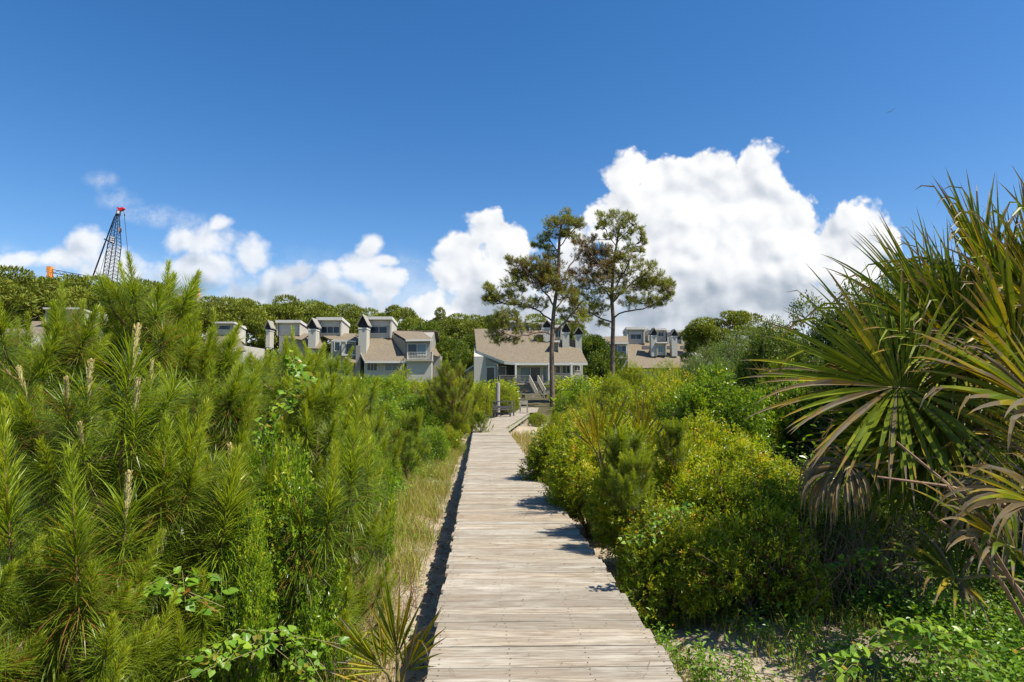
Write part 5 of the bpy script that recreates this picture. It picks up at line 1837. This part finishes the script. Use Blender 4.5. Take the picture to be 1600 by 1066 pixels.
def extra_shoots(t, items):
    bg = G()
    inv = (Matrix.Translation(t.location) @ Matrix.Rotation(t.rotation_euler.z, 4, 'Z') @ Matrix.Scale(t.scale[0], 4)).inverted()
    for k_, (px, py, Y, kind, sc) in enumerate(items):
        w_ = P(px, py, Y)
        m4 = inv @ Matrix.Translation(w_) @ rot_to((random.uniform(-.12, .12), random.uniform(-.15, .1), 1), random.uniform(0, 6)) @ Matrix.Scale(sc, 4)
        o = ob('needle_shoot', SHM[kind, k_ % 2], None, t)
        o.matrix_basis = m4
        if kind == 'candle':
            ob('candle', CANDLE, None, o)
        tip = m4 @ Vector((0, 0, .55 if kind == 'full' else .42 if kind == 'column' else .2))
        p0 = m4.translation.copy()
        root_ = Vector((0, 0, max(.25, p0.z - .9)))
        bg.tube([root_, root_.lerp(p0, .6) + Vector((0, 0, -.15)), p0, tip], [.02, .015, .010, .004], 6)
    me = bg.mesh('branches', True); me.materials.append(MATS['young_bark'])
    ob('branches', me, None, t)['kind'] = 'stuff'


for k_, (px, py, Y, v, lab, s) in enumerate(NEAR):
    t_ = young_pine(px, py, Y, v, lab, s=s)
    if k_ in EXTRA:
        extra_shoots(t_, EXTRA[k_])
MID = [(435, 518, 9.2, 2, .9), (385, 535, 10.5, 1, .9), (520, 545, 10.0, 3, .8), (60, 505, 10.5, 3, 1.0), (150, 480, 12, 1, 1.05),
       (320, 540, 13, 4, .9), (470, 558, 13, 2, .9), (10, 515, 14, 2, 1.0)]
for k_, (px, py, Y, v, s) in enumerate(MID):
    young_pine(px, py, Y, v, 'young pine in the back rows of the left thicket, in front of the tree line', 'young pines in the back rows at left', s=s)
young_pine(637, 640, 12.6, 3, 'small bright young pine beside the boardwalk, left of its middle stretch', s=.42)
young_pine(560, 590, 11, 1, 'young pine right of the left thicket, below the left townhouses', s=.75)
young_pine(708, 556, 26, 2, 'bushy dark young pine standing among broadleaf shrubs below the tan-roofed house', s=1.0)
young_pine(752, 640, 24, 3, 'tiny young pine at the left edge of the far boardwalk', s=.35)
young_pine(985, 660, 7.0, 5, 'feathery young pine growing up through the right hedge', s=.5)
young_pine(985, 700, 6.4, 5, 'soft bright pine sapling standing in front of the right hedge above the walk', s=.36)
young_pine(1050, 650, 7.0, 5, 'small pine sapling poking out of the top of the right hedge', s=.30)


# ------------------------------------------------------------------ palmettos
def frond(parent, head, hub, axis, normal, Rr, spread=150, nseg=50, tone0=.25, droop=.25, dead=0.0, seed=1, petiole=True, tipdead=.5, yel=.15, wid=1.0, kink=.3, cup=.42):
    r = random.Random(seed)
    axis = Vector(axis).normalized()
    normal = Vector(normal)
    normal = (normal - axis * normal.dot(axis)).normalized()
    side = axis.cross(normal)
    g = G()
    sp = R(spread)
    ts = [0, .1, .25, .42, .55, .68, .8, .91, 1.0]
    gdir = Vector((0, 0, -1))
    for k_ in range(nseg):
        u_ = 2 * k_ / (nseg - 1) - 1
        a = sp * u_
        d = axis * math.cos(a) + side * math.sin(a) + normal * (.08 + cup * abs(u_)) + Vector((r.gauss(0, .045), r.gauss(0, .06), r.gauss(0, .045))) * (1 + 1.6 * dead)
        d.normalize()
        L = Rr * (1 - .30 * abs(u_) ** 1.6) * r.uniform(.88, 1.06)
        p = hub + axis * (.16 * Rr * (1 - abs(u_)))
        dth = 2 * sp / nseg
        wmax = .46 * L * dth * 1.25 * wid
        is_y = r.random() < yel
        is_dead = r.random() < dead
        kk = r.random() < kink
        kt = r.uniform(.5, .85)
        seg_d = r.uniform(.5, 1.5)
        V, F, T = [], [], []
        for j, t_ in enumerate(ts):
            if j:
                dt = ts[j] - ts[j - 1]
                p = p + d * dt * L
            dr = droop * (t_ ** 1.5) * .55 * seg_d
            if kk and t_ > kt:
                dr += .75
            if is_dead:
                dr += droop * .5 * t_
            d = (d + gdir * dr).normalized()
            w_ = wmax * (min(1, t_ / .42) * .92 + .08) if t_ < .42 else wmax * max(0.0, 1 - (t_ - .42) / .58) ** .8
            c_ = d.cross(normal)
            if c_.length < .1:
                c_ = side.copy()
            c_.normalize()
            nn = c_.cross(d)
            fold = .62 if t_ < .5 else .42
            V += [p + c_ * w_ * .5 + nn * w_ * fold * .5, p - nn * w_ * fold * .5, p - c_ * w_ * .5 + nn * w_ * fold * .5]
            if j:
                a_ = (j - 1) * 3
                F += [(a_, a_ + 3, a_ + 4, a_ + 1), (a_ + 1, a_ + 4, a_ + 5, a_ + 2)]
                if is_dead:
                    tn = r.uniform(.78, 1.0)
                else:
                    tn = tone0 + r.gauss(0, .05)
                    if is_y:
                        tn = max(tn, .5 + .2 * t_)
                    if t_ > 1 - tipdead * .45 * r.uniform(.5, 1.2):
                        tn = r.uniform(.66, .97) if (is_y or r.random() < tipdead + .2) else tn + .12
                    tn = min(tn, 1)
                T += [tn, tn + .02]
        g.add([tuple(v) for v in V], F, T)
    for _ in range(int(nseg * .2)):                      # loose curling fibres between the blades
        a = sp * r.uniform(-1, 1)
        d = axis * math.cos(a) + side * math.sin(a)
        p = hub + d * Rr * r.uniform(.4, .7)
        pts = [p]
        for q_ in range(5):
            d = (d + Vector((r.gauss(0, .5), r.gauss(0, .5), r.gauss(-.1, .5)))).normalized()
            p = p + d * Rr * .06
            pts.append(p)
        g.tube(pts, .0016, 3, .95)
    f = ob('frond', g, 'palm_blade', parent)
    if petiole:
        m_ = head.lerp(hub, .5) + Vector((0, 0, .10 * (hub - head).length * (1 if droop < .8 else .3)))
        pg = G().tube([head, head.lerp(m_, .6), m_, m_.lerp(hub, .5) + Vector((0, 0, .02)), hub, hub + axis * Rr * .22], [.022, .018, .014, .012, .011, .003], 6, .5)
        ob('petiole', pg, 'petiole', f, smooth=True)
    return f


def palm_right():
    t = thing('palmetto', 'large fan-leaved palmetto with browned drooping tips filling the right edge', 'palm tree')
    hA, hB = P(1690, 730, 6.0), P(1660, 930, 4.3)
    trunk = G()
    b0 = Vector((hA.x + .1, 6.1, -.2))
    pts = [b0, b0.lerp(hA, .35), b0.lerp(hA, .7), hA]
    trunk.tube(pts, [.2, .18, .17, .13], 14)
    for i in range(70):                                    # old leaf bases
        s = random.random(); a = random.uniform(0, 6.28)
        p = b0.lerp(hA, s) + Vector((math.cos(a) * .15, math.sin(a) * .15, 0))
        trunk.slab([p, p + Vector((-math.sin(a) * .06, math.cos(a) * .06, 0)), p + Vector((math.cos(a) * .12 - math.sin(a) * .03, math.sin(a) * .12 + math.cos(a) * .03, .2))], (math.cos(a) * .02, math.sin(a) * .02, -.02))
    ob('trunk', trunk, 'palm_trunk_fibre', t)

    def F(h, px, py, Y, ax, nr, Rr, **kw):
        s_ = 1.15 if h is hA else 1.0
        return frond(t, h, P(px, py, Y * s_), ax, nr, Rr * s_, **kw)
    F(hA, 1425, 607, 4.6, (-1, -.1, .05), (.1, -1, .55), 1.12, spread=165, nseg=98, tone0=.33, droop=.16, dead=.06, seed=1, tipdead=.42, yel=.16, wid=1.15)
    F(hA, 1500, 560, 5.1, (-.80, -.1, .60), (.3, -1, .5), 1.22, spread=105, nseg=60, tone0=.30, droop=.20, seed=2, tipdead=.4, yel=.15)
    F(hA, 1465, 520, 5.7, (-.62, 0, .80), (.5, -.8, .35), 1.05, spread=85, nseg=50, tone0=.28, droop=.15, seed=3, tipdead=.4)
    F(hA, 1575, 485, 5.2, (-.42, 0, .9), (.5, -.9, .2), 1.0, spread=85, nseg=48, tone0=.33, droop=.12, seed=4, tipdead=.45, yel=.1)
    F(hA, 1590, 580, 4.5, (-.15, -.1, 1), (.1, -1, .1), .98, spread=95, nseg=38, tone0=.40, droop=.14, seed=5, tipdead=.6, yel=.4)
    F(hA, 1545, 640, 5.5, (-.9, 0, .35), (.1, -.8, .7), 1.3, spread=140, nseg=52, tone0=.22, droop=.25, seed=6, tipdead=.4)
    F(hA, 1650, 640, 4.1, (-1, -.15, .20), (.1, -.7, .8), .92, spread=80, nseg=30, tone0=.40, droop=.22, dead=.25, seed=7, tipdead=.7, yel=.3)
    F(hA, 1332, 728, 4.35, (-.85, -.2, -.35), (-.2, -.5, .9), .50, spread=100, nseg=40, tone0=.9, droop=1.5, dead=1, seed=8, kink=.6)
    F(hA, 1580, 775, 4.0, (-.9, -.3, -.1), (0, -.4, 1), .55, spread=80, nseg=26, tone0=.9, droop=.9, dead=1, seed=9, kink=.6)
    F(hA, 1540, 430, 6.0, (-.35, .1, .95), (.4, -.9, .2), 1.0, spread=85, nseg=34, tone0=.26, droop=.15, seed=10)
    F(hA, 1500, 665, 5.0, (-.65, 0, -.55), (0, -1, .3), .95, spread=120, nseg=46, tone0=.18, droop=.35, seed=11, tipdead=.4)
    F(hA, 1625, 475, 5.3, (-.15, 0, 1), (.3, -1, .1), 1.0, spread=75, nseg=32, tone0=.34, droop=.12, seed=12, tipdead=.5, yel=.2)
    F(hA, 1620, 700, 4.7, (-.55, -.1, -.7), (-.1, -1, .3), .95, spread=90, nseg=36, tone0=.45, droop=.5, dead=.5, seed=13, tipdead=.8, yel=.4)
    F(hA, 1660, 520, 4.9, (-.75, -.1, .55), (.2, -.9, .5), 1.1, spread=90, nseg=38, tone0=.34, droop=.2, seed=14, tipdead=.6, yel=.3)
    F(hA, 1500, 600, 5.8, (-.7, 0, .7), (.2, -.9, .5), 1.2, spread=120, nseg=46, tone0=.2, droop=.25, seed=15)
    F(hA, 1700, 480, 5.0, (-.5, -.1, .8), (.2, -.9, .5), 1.1, spread=90, nseg=38, tone0=.36, droop=.2, seed=18, tipdead=.5)
    F(hA, 1400, 700, 5.6, (-.6, 0, -.3), (0, -.9, .5), .8, spread=120, nseg=40, tone0=.15, droop=.3, seed=19)
    for i, (px_, py_, Y_, ax_, nr_, R_) in enumerate(((1470, 600, 5.3, (-.9, 0, .45), (.2, -.8, .7), 1.0), (1540, 520, 5.6, (-.7, .1, .75), (.4, -.8, .4), 1.1), (1520, 590, 5.0, (-.5, -.1, .85), (.2, -1, .3), 1.0),
                                                     (1600, 520, 5.6, (-.3, 0, .95), (.3, -1, .2), 1.0), (1560, 680, 5.0, (-.9, 0, .1), (0, -.7, .8), .95), (1480, 640, 4.9, (-.85, 0, -.25), (0, -.9, .5), .95), (1600, 600, 5.1, (-.6, 0, .7), (.2, -.8, .5), 1.1))):
        F(hA, px_, py_, Y_, ax_, nr_, R_, spread=115, nseg=58, tone0=.28 + .03 * (i % 3), droop=.2, seed=60 + i, tipdead=.45, yel=.18, wid=1.1)
    F(hB, 1590, 860, 3.9, (-.75, -.1, .35), (0, -.6, .9), .60, spread=95, nseg=30, tone0=.2, droop=.35, dead=.25, seed=16, tipdead=.7)
    F(hB, 1640, 790, 3.8, (-.8, -.1, .1), (0, -.6, .9), .62, spread=80, nseg=26, tone0=.5, droop=.6, dead=.7, seed=17, tipdead=.9)
    F(hB, 1500, 905, 4.6, (-.7, 0, .3), (0, -.7, .8), .5, spread=110, nseg=30, tone0=.15, droop=.4, dead=.3, seed=20)
    # the side of the crown that leans away, right of the picture, and shades the rest
    for i, (dx, dy, dz, ax) in enumerate(((1.1, .3, .9, (.8, -.1, .6)), (1.2, .8, .8, (1, .3, .2)), (.9, .9, 1.2, (.4, .4, 1)), (1.1, .4, 1.2, (.6, .1, 1)), (.5, 1.1, 1.0, (.1, .6, .8)), (1.3, -.3, .4, (.9, -.3, .1)))):
        frond(t, hA, hA + Vector((dx, dy, dz)), ax, (-.3 * ax[2], -.5, .8 - .5 * ax[2]), 1.15, spread=120, nseg=40, tone0=.3, droop=.2, seed=40 + i, tipdead=.5, yel=.2)
    # long dead leaf stalks crossing the shade
    for i, (x0, y0, x1, y1, Y) in enumerate(((1370, 745, 1600, 800, 4.3), (1400, 690, 1600, 880, 4.4), (1480, 760, 1610, 960, 4.0), (1520, 850, 1620, 1010, 3.9), (1450, 800, 1600, 930, 4.5))):
        g = G().tube([P(x0, y0, Y), P((x0 + x1) / 2, (y0 + y1) / 2 - 12, Y), P(x1, y1, Y + .2)], [.007, .012, .018], 6)
        ob('dead_stalk', g, 'dead_twig', t)


palm_right()


def small_palmetto(label, px, py, Y, specs, seed):
    t = thing('saw_palmetto', label, 'palm')
    h = P(px, py, Y)
    h.z = max(h.z, float(gz(h.x, h.y)))
    for k_, (ax, Rr, spd, n, tn, yl, dd) in enumerate(specs):
        hub = h + Vector(ax).normalized() * Rr * .25 + Vector((0, -.02 * k_, 0))
        frond(t, h - Vector((0, 0, .12)), hub, ax, (.15, -1, .35), Rr, spread=spd, nseg=n, tone0=tn, droop=.10, seed=seed + k_, tipdead=.4, yel=yl, dead=dd, wid=.8, kink=.15)


small_palmetto('small stiff-bladed palmetto at the bottom edge, left of the boardwalk', 622, 1066, 4.0,
               [((-.05, 0, 1), .50, 42, 15, .32, .2, 0), ((-.6, -.2, .7), .45, 36, 11, .45, .5, 0), ((.45, -.1, .8), .42, 32, 10, .34, .4, .1), ((-.9, -.3, .1), .42, 24, 7, .66, 1, .3)], 200)
small_palmetto('palmetto with yellowed upright blades rising from the right hedge', 940, 722, 8.2,
               [((-.15, 0, 1), .72, 30, 14, .56, .9, .1), ((-.5, -.1, .9), .66, 28, 11, .62, .9, .2), ((.3, 0, 1), .70, 26, 11, .55, .7, .1)], 220)
small_palmetto('pale spiky palmetto blades at the top of the right hedge, below the round bush', 1000, 714, 8.6,
               [((.05, 0, 1), .68, 30, 13, .52, .6, .2), ((.6, 0, .8), .6, 26, 10, .6, .8, .3)], 240)
small_palmetto('green palmetto fans in the thicket below the grey-green shrubs', 1215, 615, 11,
               [((0, 0, 1), .6, 50, 18, .3, .2, 0), ((-.6, 0, .7), .5, 45, 14, .36, .3, 0)], 260)


# ------------------------------------------------------------------ ground cover, grass, litter
def deck_l(y): return EDGE(y)[0]
def deck_r(y): return EDGE(y)[1]


DL = np.vectorize(lambda y: EDGE(y)[0])
DR = np.vectorize(lambda y: EDGE(y)[1])


def patch(x, y, s=1.0, o=0.0):
    return .5 + .25 * np.sin(x * 2.1 * s + o) * np.sin(y * 1.7 * s + 1 + o) + .25 * np.sin(x * 4.7 * s + y * 3.1 * s + o)


def cover(name, label, n, xf, yr, dens, hgt, leaf, lw, mt, per=7, thr=.45, heart=False, tone=(.5, .2), seed=0):
    y = rng.uniform(yr[0], yr[1], n)
    x = xf(y, rng.random(n))
    m_ = (patch(x, y, dens, seed) + .25 * rng.random(n)) > thr
    x, y = x[m_], y[m_]
    if yr[1] > 60:
        pxx = x / y * 1000 + 800
        k_ = ~((pxx > 804) & (pxx < 866) & (y < 86))
        x, y = x[k_], y[k_]
    n = len(x)
    z = gz(x, y)
    h = hgt * rng.uniform(.3, 1.0, n) * (.5 + patch(x, y, dens, seed))
    base = np.stack([x, y, z], 1)
    ax = unit(rdir(n) * .6 + np.array([0, 0, 1.0]))
    g = G()
    P_ = np.repeat(base, per, 0); A_ = np.repeat(ax, per, 0); h_ = np.repeat(h, per)
    t_ = np.tile(np.linspace(.25, 1, per), n)
    side = rdir(n * per)
    side[:, 2] *= .3
    side = unit(side)
    L = leaf * rng.uniform(.55, 1.25, n * per)
    pos = P_ + A_ * (t_ * h_)[:, None] + side * .012
    g.scatter(HEART if heart else LEAF, HEARTF if heart else LEAFF, pos, unit(side + A_ * .4), unit(np.array([0, 0, 1.]) + rdir(n * per) * .55), L, L * lw, np.clip(tone[0] + tone[1] * rng.normal(size=n * per), 0, 1))
    # stems
    g.scatter(NEED, NEEDF, base, ax, rdir(n), h, .004, .12)
    o = ob(name, g, mt)
    tag(o, label, 'plants', kind='stuff')
    return o


cover('ground_cover', 'leafy green weeds and vines over the sand at the bottom right', 6500, lambda y, u: 2.55 - (y - 5) * .06 + u * 3.6, (3.0, 8.0), .8, .42, .055, .55, 'vine_leaves', thr=.30)
cover('ground_cover', 'sparse weeds on the sand beside the right edge of the boardwalk', 1500, lambda y, u: DR(y) + .08 + u * 1.6, (3.2, 6.6), 1.4, .24, .045, .5, 'vine_leaves', thr=.64, seed=3)
cover('ground_cover', 'leafy vines growing between the young pines at left', 8500, lambda y, u: DL(y) - 1.2 - u * 4.2, (3.0, 11), .6, .6, .055, .6, 'vine_leaves', thr=.42, seed=1, heart=True)
cover('ground_cover', 'green weeds along the sandy strip left of the boardwalk', 2000, lambda y, u: DL(y) - .25 - u ** .6 * 1.3, (4, 24), .9, .24, .04, .5, 'vine_leaves', thr=.62, seed=2)
cover('ground_cover', 'low green growth between the left shrubs and the boardwalk', 5000, lambda y, u: DL(y) - .75 - u * 2.2, (14, 32), .5, .7, .06, .45, 'bright_leaves', thr=.35, seed=5)
cover('ground_cover', 'shaded undergrowth beneath the palmetto and the hedge', 4200, lambda y, u: 1.6 + u * 6.5, (5.5, 13), .5, .9, .06, .45, 'oak_leaves', thr=.2, seed=6, tone=(.4, .25))
cover('ground_cover', 'undergrowth covering the dune between the shrubs and the houses', 16000, lambda y, u: -60 + u * 110, (48, 118), .05, 1.6, .5, .5, 'myrtle_leaves', thr=.1, seed=7, per=10, tone=(.4, .2))
cover('ground_cover', 'undergrowth deep behind the young pines', 9000, lambda y, u: DL(y) - 3 - u * 22, (11, 46), .2, 1.5, .16, .5, 'bright_leaves', thr=.1, seed=8, per=10, tone=(.4, .2))
cover('ground_cover', 'undergrowth deep behind the right hedge', 8000, lambda y, u: DR(y) + 2.5 + u * 20, (11, 46), .2, 1.4, .14, .5, 'bright_leaves', thr=.1, seed=9, per=10, tone=(.35, .2))


def grass(name, label, n, xf, yr, L, w, tone, thr, seed, clump=9):
    c = n // clump
    y = rng.uniform(yr[0], yr[1], c)
    x = xf(y, rng.random(c))
    m_ = (patch(x, y, 1.2, seed) + .3 * rng.random(c)) > thr
    x, y = x[m_], y[m_]
    x = np.repeat(x, clump) + rng.normal(size=len(x) * clump) * .035
    y = np.repeat(y, clump) + rng.normal(size=len(y) * clump) * .035
    n = len(x)
    base = np.stack([x, y, gz(x, y) - .01], 1)
    g = G()
    g.scatter(DROOP, DROOPF, base, unit(rdir(n) * .42 + np.array([0, 0, 1.])), rdir(n) + np.array([0, 0, .4]), L * rng.uniform(.4, 1.3, n), w, np.clip(tone[0] + tone[1] * rng.normal(size=n), 0, 1))
    o = ob(name, g, 'dry_grass_blades')
    tag(o, label, 'grass', kind='stuff')


grass('dry_grass', 'thin tan and green grass on the sandy strip left of the boardwalk', 46000, lambda y, u: DL(y) - .34 - u ** .8 * 1.3, (3.4, 22), .28, .0045, (.50, .28), .50, 0)
grass('dry_grass', 'wispy grass between the sandy strip and the young pines', 22000, lambda y, u: DL(y) - .9 - u * 1.6, (3.4, 16), .40, .005, (.55, .3), .42, 4)
grass('dry_grass', 'scattered grass on the sand right of the boardwalk', 5000, lambda y, u: DR(y) + .1 + u * 2.6, (3.2, 7), .2, .004, (.5, .3), .6, 2)
grass('dry_grass', 'grass on the sand right of the far boardwalk', 5000, lambda y, u: DR(y) + .1 + u * 1.0, (14, 30), .25, .008, (.35, .3), .5, 7)


def litter():
    n = 26000
    y = rng.uniform(2.6, 15, n) ** 1.0
    s = rng.random(n)
    x = np.where(rng.random(n) < .42, DL(y) - .1 - s * 2.2, DR(y) + .05 + s * 3.0)
    m_ = patch(x, y, 1.1, 9) + .4 * rng.random(n) > .5
    x, y = x[m_], y[m_]
    n = len(x)
    p = np.stack([x, y, gz(x, y) + .006 + .01 * rng.random(n)], 1)
    yd = rdir(n); yd[:, 2] *= .15
    g = G()
    g.scatter(LEAF, LEAFF, p, unit(yd), unit(np.array([0, 0, 1.]) + rdir(n) * .4), rng.uniform(.015, .06, n), rng.uniform(.003, .02, n), rng.random(n))
    o = ob('leaf_litter', g, 'litter')
    tag(o, 'dead leaves and needles strewn on the sand', 'leaf litter', kind='stuff')
    # a few crumbs on the boards
    n = 60
    y = rng.uniform(3.2, 12, n)
    u_ = rng.random(n)
    x = DL(y) * (1 - u_) + DR(y) * u_
    p = np.stack([x, y, np.full(n, .462)], 1)
    yd = rdir(n); yd[:, 2] = 0
    g = G()
    g.scatter(LEAF, LEAFF, p, unit(yd), np.tile([0, 0, 1.], (n, 1)) + rdir(n) * .2, rng.uniform(.012, .04, n), rng.uniform(.005, .015, n), rng.random(n) * .6)
    o = ob('leaf_litter', g, 'litter')
    tag(o, 'few small dead leaves lying on the boardwalk', 'leaf litter', kind='stuff')


litter()


def straw():
    n = 900
    y = rng.uniform(3.2, 16, n)
    u_ = np.where(rng.random(n) < .5, rng.random(n) ** 3 * .5, 1 - rng.random(n) ** 2.2 * .6)
    x = DL(y) * (1 - u_) + DR(y) * u_
    p_ = np.stack([x, y, np.full(n, .4585)], 1)
    yd = rdir(n); yd[:, 2] = 0
    g = G()
    g.scatter(NEED, NEEDF, p_, unit(yd), np.tile([0, 0, 1.], (n, 1)), rng.uniform(.03, .14, n), .0022, rng.random(n))
    o = ob('pine_straw', g, 'litter')
    tag(o, 'fallen brown pine needles scattered along the boardwalk edges', 'pine straw', kind='stuff')


straw()


def vine(label, pts, seed, leaf=.06, nb=5, group=None):
    r = random.Random(seed)
    t = thing('greenbrier_vine', label, 'vine', group=group)
    g, f = G(), G()
    pos, yd, nr, L, tn = [], [], [], [], []
    pts = [P(*p) for p in pts]
    for b in range(nb):
        cur = [p + Vector((r.gauss(0, .05), r.gauss(0, .05), r.gauss(0, .04))) for p in pts]
        cur = [cur[0]] + [cur[i].lerp(cur[i + 1], s) for i in range(len(cur) - 1) for s in (.33, .66, 1)]
        g.tube(cur, .0014, 4)
        for i in range(len(cur) - 1):
            for _ in range(3):
                q_ = cur[i].lerp(cur[i + 1], r.random())
                d = Vector((r.gauss(0, 1), r.gauss(0, 1), r.gauss(-.1, .6))).normalized()
                pos.append(q_ + d * .015); yd.append(d); nr.append((r.gauss(0, .4) + .3, r.gauss(0, .4) - .4, 1)); L.append(leaf * r.uniform(.5, 1.2)); tn.append(min(1, max(.08, r.gauss(.55, .22))) if r.random() > .06 else .04)
    f.scatter(HEART, HEARTF, pos, yd, nr, np.array(L), np.array(L) * .95, np.array(tn))
    ob('stems', g, 'petiole', t)['kind'] = 'stuff'
    ob('leaves', f, 'vine_leaves', t)['kind'] = 'stuff'


vine('heart-leaved vine draped over the lower needles at bottom left', [(180, 960, 2.9), (230, 925, 3.0), (290, 905, 3.1), (345, 940, 3.1)], 1, .045, 6)
vine('bright vine tangle creeping over the ground at the bottom, left of the small palmetto', [(300, 1040, 3.3), (380, 1000, 3.5), (450, 990, 3.6), (500, 1040, 3.6)], 2, .05, 7)
vine('bright green vine climbing among the young pines below the left townhouses', [(400, 690, 6.2), (440, 640, 6.4), (470, 600, 6.6), (450, 560, 6.8)], 3, .07, 7)
vine('trailing vine arching from the right hedge toward the boards', [(1080, 800, 5.3), (1040, 810, 5.25), (1000, 826, 5.2), (975, 850, 5.15)], 4, .045, 4)
vine('yellow-leaved vine sprig at the foot of the hedge, right foreground', [(1290, 890, 5.6), (1325, 870, 5.5), (1365, 862, 5.5), (1350, 890, 5.5)], 5, .055, 4)
vine('bright vine tangle on the ground at the bottom right corner', [(1300, 1050, 3.6), (1380, 990, 3.7), (1470, 985, 3.6), (1540, 1040, 3.4)], 6, .06, 8)


# reddish dead twig tangle in the shade under the hedge
def twigs(label, c, rad, n, seed):
    r = random.Random(seed)
    g = G()
    for _ in range(n):
        p = c + Vector((r.uniform(-1, 1) * rad[0], r.uniform(-1, 1) * rad[1], 0))
        p.z = float(gz(p.x, p.y))
        pts = [p.copy()]
        d = Vector((r.gauss(0, .4), r.gauss(0, .4), 1)).normalized()
        for q_ in range(4):
            p = p + d * rad[2] / 4 * r.uniform(.7, 1.2)
            d = (d + Vector((r.gauss(0, .35), r.gauss(0, .35), .1))).normalized()
            pts.append(p)
        g.tube(pts, [.005, .004, .003, .002, .001], 3)
    o = ob('dead_brush', g, 'dead_twig')
    tag(o, label, 'dead brush', kind='stuff')


twigs('tangle of reddish dead twigs in the shade between hedge and palmetto', Vector((2.9, 6.2, 0)), (.9, .6, .95), 420, 5)
twigs('thin dead twigs under the young pines beside the sandy strip', Vector((-1.6, 5.0, 0)), (.7, 1.2, .45), 260, 6)
twigs('dry stems at the far left between the young pines', Vector((-3.2, 5.5, 0)), (1.2, 1.5, .7), 260, 7)
